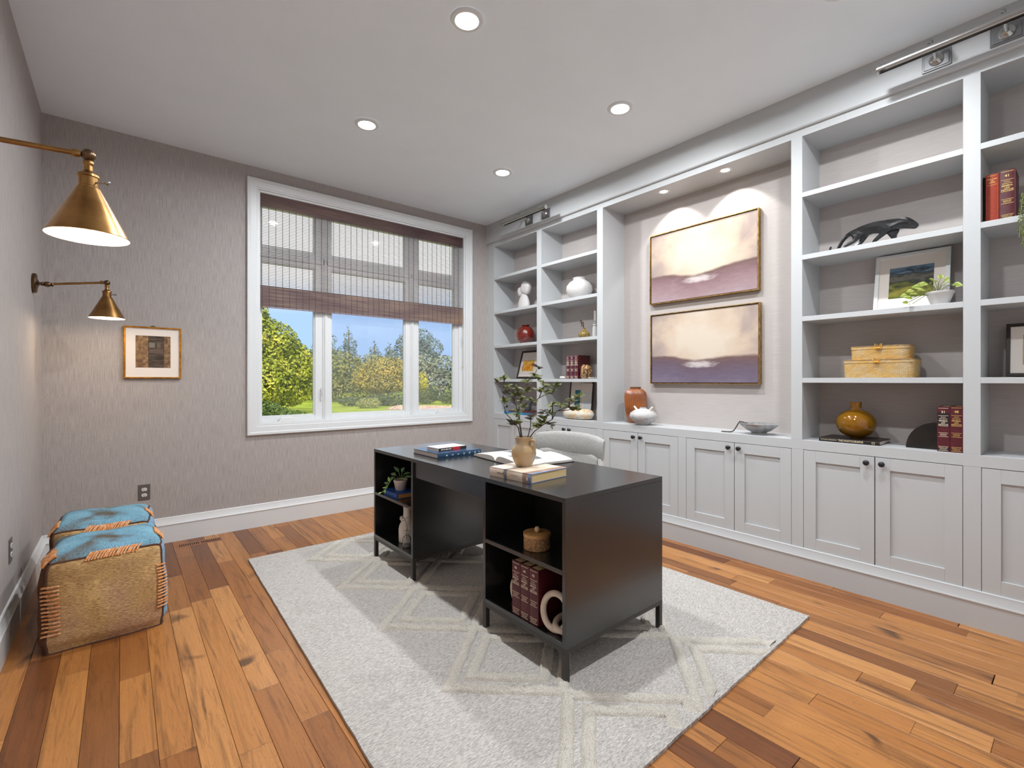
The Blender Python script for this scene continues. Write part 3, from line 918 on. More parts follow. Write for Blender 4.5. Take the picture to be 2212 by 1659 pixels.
# ================================================================== POUFS
def pouf(cx, cy, sx, sy, sz, rz, label, seed):
    t = thing('floor_pouf', label, 'pouf', (cx, cy, 0.0), rz, 'woven floor poufs')
    def weave(nm, a, b, c, scl):
        if nm in MATS: return MATS[nm]
        q = N(nm).set(0.95, 0, 0.1)
        f = q.noise(q.coord((3.2, 3.2, 3.2)), 1.0, 3, 0.5, 0.4)
        g = q.noise(q.coord(scl), 1.0, 2)
        col = q.ramp(f, [(0.30, a), (0.43, b), (0.64, c)])
        col = q.mix(col, q.ramp(g, [(0.35, (0.42, 0.37, 0.34, 1)), (0.6, (1.12, 1.12, 1.12, 1))]), 0.75, 'MULTIPLY')
        q.base(col); q.bump(g, 0.8, 0.004)
        return q.m
    JUTE = weave('jute_weave', S(160, 124, 84), S(206, 170, 116), S(196, 160, 126), (70, 70, 420))
    BLUE = weave('blue_weave', S(108, 92, 72), S(126, 174, 198), S(146, 194, 216), (240, 240, 240))
    SIDEB = weave('blue_side_weave', S(120, 150, 176), S(140, 176, 206), S(150, 184, 210), (200, 200, 300))
    BRN = weave('brown_weave', S(84, 58, 40), S(104, 72, 50), S(92, 62, 44), (300, 300, 300))
    SEAM = mat('seam_brown', S(86, 56, 42), 0.9, bump=0.6, bscl=(300, 300, 300))
    ORG = mat('orange_yarn', S(206, 122, 44), 0.9, col2=S(224, 178, 140), scl=(90, 90, 90))
    hx, hy, hz, r = sx / 2, sy / 2, sz / 2, 0.055
    def place(p):
        q = Vector((max(-hx + r, min(hx - r, p[0] * hx)), max(-hy + r, min(hy - r, p[1] * hy)), max(-hz + r, min(hz - r, p[2] * hz))))
        full = Vector((p[0] * hx, p[1] * hy, p[2] * hz))
        d = full - q
        if d.length > 1e-6:
            m = max(abs(d.x), abs(d.y), abs(d.z))
            d = d.normalized() * m
        o = q + d
        bul = 0.020
        u, v, w_ = p
        if abs(u) > 0.999: o.x += math.copysign(bul * (1 - v * v) * (1 - w_ * w_), u)
        if abs(v) > 0.999: o.y += math.copysign(bul * (1 - u * u) * (1 - w_ * w_), v)
        if w_ > 0.999: o.z += 0.024 * (1 - u ** 4) * (1 - v ** 4)
        nz = noise.noise(Vector((o.x * 6 + seed, o.y * 6, o.z * 6))) * 0.016 + noise.noise(Vector((o.x * 15 + seed, o.y * 15, o.z * 15))) * 0.006
        dd = o.normalized()
        sag = 1.0 + 0.05 * (1 - (w_ + 1) / 2) if abs(w_) <= 1 else 1
        o = o + dd * nz
        if w_ < -0.999: o.z = -hz
        o.x *= sag; o.y *= sag
        o.z = max(o.z, -hz)
        return (o.x, o.y, o.z + hz + 0.001)
    n = 26
    faces = {'top_panel': (2, 1, BLUE), 'front_panel': (1, -1, JUTE), 'back_panel': (1, 1, JUTE), 'blue_side_panel': (0, 1, SIDEB), 'brown_side_panel': (0, -1, BRN), 'bottom_panel': (2, -1, BRN)}
    pts_cache = {}
    for nm, (ax, sg, mt) in faces.items():
        vs = []; fs = []
        for j in range(n + 1):
            for i in range(n + 1):
                a, b = -1 + 2 * i / n, -1 + 2 * j / n
                p = [0, 0, 0]
                o1, o2 = [k for k in range(3) if k != ax]
                p[ax] = sg; p[o1] = a; p[o2] = b
                vs.append(place(p))
        for j in range(n):
            for i in range(n):
                q = j * (n + 1) + i
                f = (q, q + 1, q + n + 2, q + n + 1)
                flip = (sg > 0) == (ax == 1)
                fs.append(f[::-1] if flip else f)
        mb = MB(); mb.raw(vs, fs); mb.build(nm, mt, t, smooth=180, local=True)
    # piping along the edges
    mb = MB()
    def edge(fix):
        pts = []
        for i in range(31):
            a = -1 + 2 * i / 30
            p = [a if v is None else v for v in fix]
            pts.append(place(p))
        mb.tube(pts, 0.0055, 6)
    for a in (-1, 1):
        for b in (-1, 1):
            edge((None, a, b) if b > 0 or a < 0 else (None, a, b)); edge((a, None, b)); edge((a, b, None))
    mb.build('piping', SEAM, t, smooth=60, local=True)
    # thick yarn stitching: groups of loops across the edges
    def stitches(fix, lo, hi, cnt, lenA, lenB, rad_=0.0040, zig=0.0):
        """yarn strands over an edge: fix has None for the free axis; lenA runs on the face of the 2nd fixed axis"""
        i_, j_ = [k for k in range(3) if fix[k] is not None]
        fr = [k for k in range(3) if fix[k] is None][0]
        mb = MB()
        for c in range(cnt):
            a = lo + (hi - lo) * c / (cnt - 1) + RND.uniform(-0.008, 0.008)
            pts = []
            for (di, dj, oi, oj, sh) in ((1, 0, -0.3, 1, 1), (0.75, 0, 0.2, 1, .7), (0.4, 0, 0.3, 1, .4), (0.12, 0, 0.6, 1, .15), (0, 0, 0.8, 0.8, 0), (0, 0.12, 1, 0.6, -.15), (0, 0.5, 1, 0.3, -.5), (0, 1, 1, -0.3, -1)):
                p = [0, 0, 0]
                p[fr] = a + zig * sh
                p[i_] = fix[i_] - math.copysign(lenA * di, fix[i_])
                p[j_] = fix[j_] - math.copysign(lenB * dj, fix[j_])
                q = Vector(place(p)); off = [0, 0, 0]
                off[i_] = math.copysign(1, fix[i_]) * oi * 0.0075; off[j_] = math.copysign(1, fix[j_]) * oj * 0.0075
                pts.append(q + Vector(off))
            mb.tube(pts, rad_, 6)
        mb.build('yarn_stitching', ORG, t, smooth=60, local=True)
    # vertical front edges
    stitches((-1, -1, None), -0.58, 0.44, 13, 0.26, 0.06, 0.0046, 0.02)
    stitches((1, -1, None), -0.52, 0.44, 14, 0.18, 0.10, 0.0042, 0.02)
    # top edges
    stitches((None, -1, 1), -0.32, 0.50, 18, 0.05, 0.09, 0.0044, 0.05)
    stitches((None, 1, 1), -0.32, 0.45, 16, 0.06, 0.09, 0.0044, 0.05)
    stitches((-1, None, 1), -0.80, -0.35, 9, 0.14, 0.16, 0.0062)
    stitches((1, None, 1), -0.25, 0.20, 9, 0.13, 0.10, 0.0062)
pouf(-0.055, 3.205, 0.445, 0.44, 0.425, 0.03, 'blue-topped jute pouf with orange stitching, the one nearer the camera', 0.0)
pouf(-0.070, 3.71, 0.44, 0.46, 0.44, -0.03, 'blue-topped jute pouf with orange stitching, tucked behind the first', 40.0)

# ================================================================== SCONCES
SHADEIN = mat('shade_lining', (0.85, 0.82, 0.76, 1), 0.6)
BULB = mat('bulb_glow', (1.0, 0.82, 0.55, 1), 0.5, emit=12.0)
def sconce(y, rise, label):
    z = 1.876; x1 = -0.072
    zp = z - rise
    t = thing('wall_sconce', label, 'wall lamp', (XL, y, zp), 0, 'brass wall sconces')
    mb = MB(); mb.lathe([(0.056, 0), (0.060, 0.004), (0.060, 0.014), (0.054, 0.020), (0.030, 0.022), (0.018, 0.028)], (XL, y, zp), 28, axis='X')
    mb.build('backplate', BRASSD, t, smooth=40)
    mb = MB(); mb.tube([(XL + 0.02, y, zp), (XL + 0.05, y, zp)], 0.009, 12)
    mb.lathe([(0.006, -0.02), (0.014, -0.012), (0.017, 0), (0.014, 0.012), (0.006, 0.02)], (XL + 0.065, y, zp), 14, axis='X')
    for k in (0.044, 0.088): mb.lathe([(0.011, -0.004), (0.0135, 0), (0.011, 0.004)], (XL + k, y, zp), 14, axis='X')
    mb.build('knuckle', BRASSD, t, smooth=50)
    mb = MB(); mb.tube([(XL + 0.08, y, zp + 0.003), (x1 - 0.012, y, z)], 0.0072, 12)
    mb.lathe([(0.010, -0.008), (0.0115, 0), (0.010, 0.008)], (x1 - 0.026, y, z - 0.001), 14, axis='X')
    mb.build('arm', BRASS, t, smooth=50)
    mb = MB(); mb.lathe([(0.001, -0.0175), (0.010, -0.0145), (0.016, -0.007), (0.0178, 0), (0.016, 0.007), (0.010, 0.0145), (0.001, 0.0175)], (x1, y, z), 20)
    mb.build('swivel_ball', BRASSD, t, smooth=60)
    mb = MB(); mb.lathe([(0.0085, z - 0.014), (0.0125, z - 0.020), (0.0125, z - 0.026), (0.010, z - 0.030), (0.011, z - 0.044), (0.016, z - 0.050), (0.0245, z - 0.056), (0.0255, z - 0.062), (0.0225, z - 0.064),
                         (0.0225, z - 0.088), (0.0245, z - 0.090), (0.0245, z - 0.094)], (x1, y, 0), 24)
    so = mb.build('socket', BRASS, t, smooth=35)
    rv = Vector((0.773, -0.634, 0))
    c = Vector((x1, y, z - 0.078))
    mb = MB(); mb.tube([c + rv * 0.02, c + rv * 0.050], 0.0026, 8); mb.lathe([(0.001, -0.007), (0.006, -0.004), (0.0075, 0), (0.006, 0.004), (0.001, 0.007)], tuple(c + rv * 0.055), 12)
    mb.build('switch_key', CHROME, so, smooth=60)
    zt, zb = z - 0.094, z - 0.231
    mb = MB(); mb.lathe([(0.022, zt + 0.002), (0.027, zt), (0.0915, zb + 0.004), (0.0925, zb + 0.002), (0.092, zb)], (x1, y, 0), 48, caps=False)
    mb.build('shade', BRASS, t, smooth=35)
    mb = MB(); mb.lathe([(0.021, zt), (0.026, zt - 0.003), (0.0905, zb + 0.004), (0.092, zb)], (x1, y, 0), 48, caps=False)
    mb.build('shade_lining', SHADEIN, t, smooth=60)
    mb = MB(); mb.lathe([(0.012, zt - 0.01), (0.014, zt - 0.03), (0.026, zt - 0.062), (0.028, zt - 0.075), (0.022, zt - 0.092), (0.001, zt - 0.102)], (x1, y, 0), 20)
    mb.build('bulb', BULB, t, smooth=60)
    ld = bpy.data.lights.new('sconce', 'POINT'); ld.energy = 2.6; ld.color = (1.0, 0.80, 0.56); ld.shadow_soft_size = 0.02
    lo = bpy.data.objects.new('sconce_light', ld); COL.objects.link(lo); lo.parent = t
    lo.location = Vector((x1, y, zb + 0.012)) - Vector((XL, y, zp))
sconce(1.80, 0.018, 'brass cone sconce hanging large at the left edge, near the camera')
sconce(4.071, 0.045, 'brass cone sconce beside the window wall corner, above the framed etching')

# ================================================================== OUTLETS, VENT
def outlet(name, origin, ux, nrm, label, plate, face):
    """origin = plate centre on the wall; ux = horizontal axis, nrm = out of the wall"""
    ux = Vector(ux); n = Vector(nrm); m = Matrix((( ux.x, n.x, 0, origin[0]), (ux.y, n.y, 0, origin[1]), (0, 0, 1, origin[2]), (0, 0, 0, 1)))
    t = thing(name, label, 'outlet', origin)
    mb = MB(m); mb.box(-0.036, 0, -0.058, 0.036, 0.005, 0.058); mb.build('cover_plate', plate, t, bevel=0.002)
    for s in (-1, 1):
        zc = s * 0.021
        mb = MB(m); poly = []
        for i in range(20):
            a = 2 * pi * i / 20
            poly.append((0.017 * cos(a), zc + 0.0145 * max(-0.85, min(0.85, sin(a) * 1.1))))
        mb.prism(poly, 0.005, 0.0075, 'Y'); r = mb.build('socket', face, t)
        mb = MB(m); mb.box(-0.0075, 0.0074, zc - 0.001, -0.0052, 0.0082, zc + 0.008); mb.box(0.0052, 0.0074, zc - 0.001, 0.0075, 0.0082, zc + 0.007)
        mb.lathe([(0.0028, 0.0), (0.0028, 0.0008)], (0, 0.0074, zc - 0.0065), 10, axis='Y'); mb.build('slots', mat('slot_black', (0.01, 0.01, 0.01, 1), 0.6), r)
OUTF = mat('outlet_white', (0.72, 0.70, 0.68, 1), 0.4)
PLT = mat('taupe_plate', S(98, 90, 88), 0.4)
outlet('wall_outlet', (0.133, YW, 0.405), (1, 0, 0), (0, -1, 0), 'taupe wall outlet with white sockets above the far pouf', PLT, OUTF)
outlet('wall_outlet', (XL, 3.315, 0.42), (0, 1, 0), (1, 0, 0), 'taupe wall outlet low on the left wall beside the near pouf', PLT, OUTF)
outlet('wall_outlet', (XB - 0.004, 3.075, 0.94), (0, -1, 0), (-1, 0, 0), 'white wall outlet at the back of the shelf behind the stone bowl', OUTF, OUTF)
t = thing('floor_register', 'wooden floor register with dark slots by the back baseboard', 'vent', (0.46, 4.33, 0.0))
mb = MB(); mb.box(0.315, 4.285, -0.004, 0.605, 4.385, 0.0012); mb.build('plate', mat('register_wood', S(150, 92, 50), 0.4, col2=S(124, 72, 38), scl=(4, 60, 4)), t, bevel=0.001)
mb = MB()
for i in range(20):
    x = 0.335 + i * 0.0130 + (0.010 if i > 9 else 0)
    mb.box(x, 4.308, 0.0006, x + 0.0065, 4.362, 0.0016)
mb.build('slots', mat('slot_dark', (0.008, 0.006, 0.005, 1), 0.9), t)

# ================================================================== ART
def painting_mat(name, warm):
    q = N(name).set(0.75, 0, 0.25)
    c = q.n('ShaderNodeTexCoord'); sp = q.n('ShaderNodeSeparateXYZ'); q.l(c.outputs['Object'], sp.inputs[0])
    u = q.math('ADD', q.math('MULTIPLY', sp.outputs['Y'], -1 / 0.92), 0.5)
    v = q.math('MULTIPLY', sp.outputs['Z'], 1 / 0.60)
    def g(x): return (x, x, x, 1)
    hill = q.ramp(u, [(0.0, g(0.40)), (0.25, g(0.385)), (0.42, g(0.315)), (0.55, g(0.335)), (0.8, g(0.40 if warm else 0.37)), (1.0, g(0.41 if warm else 0.36))], 'B_SPLINE')
    n1 = q.noise(q.coord((5, 5, 14)), 1.0, 5, 0.6)
    n2 = q.noise(q.coord((3.5, 3.5, 4.5)), 1.0, 3, 0.55, 0.5)
    n3 = q.noise(q.coord((14, 14, 60)), 1.0, 3, 0.6)
    diff = q.math('ADD', q.math('SUBTRACT', hill, v), q.math('MULTIPLY', q.math('SUBTRACT', n1, 0.5), 0.06))
    diff = q.math('ADD', diff, 0.5)
    mask = q.ramp(diff, [(0.485, (0, 0, 0, 1)), (0.515, (1, 1, 1, 1))])
    # sky: cream middle, mauve-grey clouds towards the corners
    du = q.math('ABSOLUTE', q.math('SUBTRACT', u, 0.52)); dv = q.math('ABSOLUTE', q.math('SUBTRACT', v, 0.60))
    rad_ = q.math('ADD', q.math('ADD', q.math('MULTIPLY', du, 0.75), q.math('MULTIPLY', dv, 0.55)), q.math('MULTIPLY', q.math('SUBTRACT', n2, 0.5), 0.75))
    sky = q.ramp(rad_, [(0.10, S(206, 192, 175)), (0.30, S(198, 177, 158)), (0.46, S(172, 154, 144)), (0.64, S(142, 128, 128))])
    deep = q.math('SUBTRACT', hill, v)
    ground = q.ramp(q.math('ADD', deep, q.math('MULTIPLY', q.math('SUBTRACT', n2, 0.5), 0.25)),
                    [(0.0, S(112, 88, 84)), (0.10, S(132, 104, 108) if warm else S(104, 86, 96)), (0.25, S(150, 126, 128) if warm else S(108, 96, 114)), (0.42, S(164, 144, 150) if warm else S(126, 114, 130))])
    ground = q.mix(ground, q.ramp(n3, [(0.3, (0.82, 0.82, 0.84, 1)), (0.7, (1.12, 1.1, 1.1, 1))]), 0.6, 'MULTIPLY')
    lx = q.math('MULTIPLY', q.math('SUBTRACT', u, 0.49), 1 / 0.17); ly = q.math('MULTIPLY', q.math('SUBTRACT', v, 0.265), 1 / 0.055)
    ld_ = q.math('ADD', q.math('ADD', q.math('MULTIPLY', lx, lx), q.math('MULTIPLY', ly, ly)), q.math('MULTIPLY', q.math('SUBTRACT', n3, 0.5), 2.2))
    lake = q.ramp(ld_, [(0.0, (0.9, 0.9, 0.9, 1)), (1.9, (0, 0, 0, 1))])
    ground = q.mix(ground, S(200, 190, 188), lake)
    q.base(q.mix(sky, ground, mask))
    q.bump(n3, 0.15, 0.002)
    return q.m
GILT = mat('gilt_edge', S(176, 142, 84), 0.4, 0.7, col2=S(126, 94, 50), scl=(40, 40, 40))
for yc, z0, lab, warm in ((2.006, 1.902, 'misty mauve hill landscape canvas in thin gold frame, upper of the two', True), (1.999, 1.212, 'misty violet hill landscape canvas in thin gold frame, lower of the two', False)):
    t = thing('painting', lab, 'painting', (XB, yc, z0), 0, 'landscape paintings in the niche')
    hw, hh = 0.462, 0.600
    mb = MB(); mb.box(XB - 0.034, yc - hw + 0.012, z0 + 0.012, XB - 0.004, yc + hw - 0.012, z0 + hh - 0.012)
    mb.build('canvas', painting_mat('landscape_' + ('a' if warm else 'b'), warm), t)
    mb = MB(); mb.frame(yc - hw, yc + hw, z0, z0 + hh, XB - 0.044, XB - 0.001, 0.006); mb.build('frame', GILT, t)
    mb = MB(); mb.frame(yc - hw + 0.006, yc + hw - 0.006, z0 + 0.006, z0 + hh - 0.006, XB - 0.028, XB - 0.002, 0.006); mb.build('shadow_gap', mat('gap_dark', S(52, 38, 30), 0.8), t)

def etch_mat():
    q = N('etching_print').set(0.8, 0, 0.2)
    c = q.n('ShaderNodeTexCoord'); sp = q.n('ShaderNodeSeparateXYZ'); q.l(c.outputs['Object'], sp.inputs[0])
    n1 = q.noise(q.coord((40, 40, 40)), 1.0, 5, 0.7); n2 = q.noise(q.coord((14, 14, 90)), 1.0, 4, 0.6)
    x = sp.outputs['X']; z = sp.outputs['Z']
    tan = q.ramp(n1, [(0.3, S(84, 64, 46)), (0.5, S(126, 98, 72)), (0.68, S(172, 140, 104))])
    dark = q.ramp(n2, [(0.35, S(58, 48, 42)), (0.65, S(96, 84, 74))])
    ins = q.math('MULTIPLY', q.math('GREATER_THAN', x, -0.03), q.math('LESS_THAN', x, 0.067))
    col = q.mix(tan, dark, ins)
    for (a, b, lo, hi, cc) in ((-0.024, 0.010, 0.232, 0.270, S(132, 126, 116)), (0.022, 0.045, 0.232, 0.268, S(112, 100, 84)), (-0.024, 0.060, 0.190, 0.222, S(106, 88, 80))):
        k = q.math('MULTIPLY', q.math('MULTIPLY', q.math('GREATER_THAN', x, a), q.math('LESS_THAN', x, b)), q.math('MULTIPLY', q.math('GREATER_THAN', z, lo), q.math('LESS_THAN', z, hi)))
        col = q.mix(col, cc, q.math('MULTIPLY', k, 0.8))
    q.base(col)
    return q.m
t = thing('framed_etching', 'small brown etching in white mat and slim gold frame on the back wall', 'picture', (0.186, YW, 1.255))
mb = MB(); mb.frame(0.013, 0.359, 1.255, 1.642, YW - 0.022, YW - 0.001, 0.011, 'Y'); mb.build('frame', GOLD, t, bevel=0.002)
mb = MB(); mb.box(0.022, YW - 0.012, 1.264, 0.350, YW - 0.004, 1.633); mb.build('mat_board', PAPER, t)
mb = MB(); mb.box(0.082, YW - 0.0135, 1.337, 0.292, YW - 0.012, 1.575); mb.build('print', etch_mat(), t)
mb = MB(); mb.tube([(0.17, YW - 0.01, 1.642), (0.186, YW - 0.008, 1.651), (0.202, YW - 0.01, 1.642)], 0.003, 6); mb.build('hanger', BRASSD, t)

# ================================================================== BOOKS
MAROON = mat('maroon_cloth', S(92, 24, 34), 0.45, col2=S(74, 18, 28), scl=(60, 60, 60), bump=0.15, bscl=(700, 700, 700))
FOIL = mat('gold_foil', S(226, 192, 116), 0.45, 0.3)
FOILW = mat('pale_foil', S(232, 214, 190), 0.5)
BLKLBL = mat('black_label', S(28, 18, 20), 0.5)
# spine basis: text x -> local -y, text y -> local z, facing -x
SPB = Matrix(((0, 0, -1, 0), (-1, 0, 0, 0), (0, 1, 0, 0), (0, 0, 0, 1)))
def book(name, label, M_, w_, h_, d_, cover, pages, group=None, top_gold=False, boards=0.003):
    loc = (M_ @ Vector((d_ / 2, w_ / 2, 0)))
    t = thing(name, label, 'book', tuple(loc), 0, group)
    mb = MB(M_)
    mb.box(0.002, 0, 0, d_, boards, h_); mb.box(0.002, w_ - boards, 0, d_, w_, h_)
    # rounded spine
    n = 6; poly = []
    for i in range(n + 1):
        u = i / n
        poly.append((0.0035 - 0.0035 * sin(pi * u) ** 0.6, w_ * u))
    poly += [(0.008, w_), (0.008, 0)]
    mb.prism(poly, 0, h_, 'Z')
    mb.build('cover', cover, t, smooth=40)
    mb = MB(M_); mb.box(0.006, boards, 0.003, d_ - 0.004, w_ - boards, h_ - 0.003); mb.build('page_block', pages, t)
    return t
def law_book(M_, num, label, group, foil=FOIL, w_=0.055, h_=0.245, d_=0.165, cover=MAROON, dark=False):
    t = book('law_book', label, M_, w_, h_, d_, cover, PAGES, group)
    k = h_ / 0.235
    if dark:
        mb = MB(M_)
        mb.box(-0.0003, 0.0025, 0.135 * k, 0.002, w_ - 0.0025, 0.205 * k); mb.box(-0.0003, 0.0025, 0.003, 0.002, w_ - 0.0025, 0.021 * k)
        mb.build('spine_label', BLKLBL, t)
    mb = MB(M_)
    ww = w_ * 0.78
    for z in (0.226, 0.188, 0.134, 0.098, 0.078, 0.026, 0.006):
        mb.box(-0.0009, w_ / 2 - ww / 2, z * k, 0.001, w_ / 2 + ww / 2, z * k + 0.0016)
    def tx(s, size, z, width=None, bold=0.012):
        put_text(mb, s, size, Matrix.Translation((-0.0012, w_ / 2, z * k)) @ SPB, bold, width)
    if num: tx(num, 0.017, 0.207, None, 0.02)
    tx('ROCKY', 0.0075, 0.180, ww * 0.5); tx('MOUNTAIN', 0.0075, 0.171, ww * 0.8); tx('MINERAL', 0.0105, 0.161, ww * 0.9, 0.02); tx('LAW', 0.0105, 0.151, ww * 0.42, 0.02); tx('INSTITUTE', 0.0105, 0.141, ww * 0.98, 0.02)
    tx('ANNUAL', 0.006, 0.0915, ww * 0.72); tx('INSTITUTE', 0.006, 0.0855, ww * 0.6)
    tx('MINERAL LAW', 0.006, 0.020, ww * 0.9); tx('FOUNDATION', 0.006, 0.0135, ww * 0.7)
    mb.build('spine_lettering', foil, t, kind='stuff')
    return t
T3 = Matrix.Translation
# on the desk: lower cubby of the near pedestal
G = 'maroon law books in the desk cubby'
for i, (num, y, lab) in enumerate((('46', 1.640, 'maroon law book in the desk cubby, left one of three'), ('44', 1.580, 'maroon law book in the desk cubby, middle one numbered 44'), ('43', 1.520, 'maroon law book in the desk cubby, right one beside the ring bookend'))):
    law_book(T3((1.392, y, DB)) @ Matrix.Rotation(0.02, 4, 'Z'), num, lab, G, FOILW, 0.057, 0.242, 0.17)
# bay three counter
G = 'maroon law books on the tall shelf counter'
law_book(T3((3.342, 0.4735, CT)), '31', 'black-labelled maroon law book standing next to the half-round bookend', G, FOILW, 0.050, 0.236, 0.17, MAROON, True)
law_book(T3((3.342, 0.4215, CT)), '48', 'maroon law book numbered 48 against the shelf divider', G, FOIL, 0.051, 0.240, 0.17, MAROON, False)
# bay four
law_book(T3((3.385, 0.240, 2.0325)), '41', 'maroon law book numbered 41 beside the trailing plant', None, FOIL, 0.056, 0.250, 0.17)
RUST = mat('rust_cloth', S(168, 56, 24), 0.6, col2=S(150, 46, 20), scl=(80, 80, 300))
t = book('cloth_book', 'orange-red cloth book next to the law book numbered 41', T3((3.385, 0.298, 2.0325)), 0.046, 0.245, 0.165, RUST, PAGES)
mb = MB(T3((3.385, 0.298, 2.0325)))
for z in (0.236, 0.19): mb.box(-0.0008, 0.006, z, 0.001, 0.040, z + 0.001)
for s_, z in (('THE LAW', 0.219), ('OF', 0.210), ('MINES', 0.202)): put_text(mb, s_, 0.0085, T3((-0.0011, 0.023, z)) @ SPB, 0.006)
mb.build('spine_lettering', FOIL, t, kind='stuff')
book('dark_book', 'very dark narrow book at the divider beside the orange-red book', T3((3.40, 0.3455, 2.0325)), 0.0095, 0.240, 0.165, mat('dark_cloth', S(34, 20, 18), 0.5), PAGES, boards=0.002)
# bay two: three books side on, glossy spines
G = 'law books on the narrow shelves'
for i, y in enumerate((3.247, 3.192, 3.137)):
    law_book(T3((3.395, y, SH[0] + 0.0004)), ('36', '37', '38')[i], ('glossy maroon law book, leftmost of three on the narrow shelf', 'glossy maroon law book, middle of three on the narrow shelf', 'glossy maroon law book beside the agate bookend')[i], G, FOILW, 0.053, 0.228, 0.17,
             mat('maroon_gloss', S(84, 22, 30), 0.15, coat=1.0))

def flat_m(x, y, z, rot):
    """lying book, spine facing local -x"""
    # local (x depth, y thickness, z spine length) -> world: depth along +X', thickness up, spine along Y'
    B = Matrix(((1, 0, 0, 0), (0, 0, 1, 0), (0, 1, 0, 0), (0, 0, 0, 1)))
    return T3((x, y, z)) @ Matrix.Rotation(rot, 4, 'Z') @ B
# spine text for lying books: text x -> -z(local spine)...
LYB = Matrix(((0, 0, -1, 0), (0, 1, 0, 0), (-1, 0, 0, 0), (0, 0, 0, 1)))
# photograph book with amber vase in bay three
bkm = mat('black_jacket', S(30, 22, 18), 0.4)
Mx = flat_m(3.345, 0.772, CT, 0.0)
t = book('photo_book', 'black lying picture book titled THE PHOTOGRAPHS under the amber vase', Mx, 0.024, 0.305, 0.24, bkm, PAGESW)
mb = MB(Mx)
put_text(mb, 'NATIONAL GEOGRAPHIC', 0.009, T3((-0.0012, 0.0125, 0.252)) @ LYB, 0.0, 0.085)
put_text(mb, 'THE PHOTOGRAPHS', 0.0165, T3((-0.0012, 0.0125, 0.140)) @ LYB, 0.01, 0.125)
for a, b in ((0.022, 0.024), (0.034, 0.036)): mb.box(-0.001, 0.007, a, 0.001, 0.018, b)
mb.box(-0.001, 0.007, 0.022, 0.001, 0.0088, 0.036); mb.box(-0.001, 0.0162, 0.022, 0.001, 0.018, 0.036)
mb.build('spine_lettering', mat('cream_ink', S(226, 206, 170), 0.6), t, kind='stuff')
# blue lying books bay one counter
bl1 = mat('blue_jacket', S(58, 132, 176), 0.4, col2=S(40, 104, 150), scl=(9, 9, 9))
book('coffee_table_book', 'large blue lying book on the counter by the window corner', flat_m(3.36, 3.79, CT, 0.02), 0.026, 0.44, 0.24, bl1, PAGESW)
book('coffee_table_book', 'slim dark red lying book on top of the blue one', flat_m(3.375, 3.77, CT + 0.0265, 0.05), 0.012, 0.38, 0.22, mat('red_brown_jacket', S(96, 44, 44), 0.45), PAGESW)
# desk top: big art book, spine to -x
Mx = flat_m(1.452, 1.634, DT + 0.0005, 0.085)
cov = N('artbook_jacket').set(0.45)
cv = cov.noise(cov.coord((9, 9, 5)), 1.0, 3, 0.5, 1.0)
spz = cov.n('ShaderNodeSeparateXYZ'); tcz = cov.n('ShaderNodeTexCoord'); cov.l(tcz.outputs['Object'], spz.inputs[0])
base_ = cov.ramp(cv, [(0.35, S(226, 206, 190)), (0.5, S(222, 196, 160)), (0.62, S(206, 214, 222))])
yy_ = cov.math('MULTIPLY', spz.outputs['Y'], 1 / 0.285)
band = cov.ramp(cov.math('ADD', yy_, cov.math('MULTIPLY', cov.math('SUBTRACT', cv, 0.5), 0.08)), [(0.0, S(92, 116, 160)), (0.055, S(92, 116, 160)), (0.06, S(150, 102, 74)), (0.16, S(160, 112, 82)), (0.17, S(232, 214, 196)), (0.52, S(228, 200, 172)), (0.53, S(64, 92, 122)), (0.585, S(60, 100, 138)), (0.60, S(220, 186, 110)), (0.64, S(232, 216, 204))], 'LINEAR')
cov.base(cov.mix(base_, band, 0.8))
t = book('art_book', 'thick art book with colourful jacket lying under the jug', Mx, 0.043, 0.285, 0.262, cov.m, PAGES)
mb = MB(Mx); mb.box(-0.0006, 0.012, 0.020, 0.001, 0.026, 0.029); mb.build('publisher_mark', PAPER, t)
mb = MB(Mx)
for i, (a, hgt) in enumerate(((0.228, 0.012), (0.220, 0.008), (0.212, 0.015), (0.203, 0.007), (0.196, 0.011), (0.188, 0.018))):
    mb.tube([Mx.inverted() @ (Mx @ Vector((-0.001, 0.018, a))), Vector((-0.001, 0.018 + hgt * 0.6, a - 0.003)), Vector((-0.001, 0.016, a - 0.007))], 0.0008, 5)
for i in range(6): mb.box(-0.0008, 0.0205, 0.125 - i * 0.008, 0.001, 0.0225, 0.130 - i * 0.008)
mb.build('spine_lettering', mat('grey_ink', S(70, 66, 62), 0.6), t, kind='stuff')
# blue BEYOND book (spine to -y)
Mx = flat_m(1.480, 2.512, DT + 0.0005, radians(90) + 0.03)
NAVY = mat('navy_jacket', S(30, 66, 98), 0.35, coat=0.4)
Mx = T3((1.483, 2.512, DT + 0.0005)) @ Matrix.Rotation(0.03, 4, 'Z') @ Matrix(((0, 0, 1, 0), (1, 0, 0, 0), (0, 1, 0, 0), (0, 0, 0, 1)))
t = book('blue_book', 'navy book with BEYOND on the spine, lower of the desk pile', Mx, 0.030, 0.325, 0.300, NAVY, PAGESW)
mb = MB(Mx)
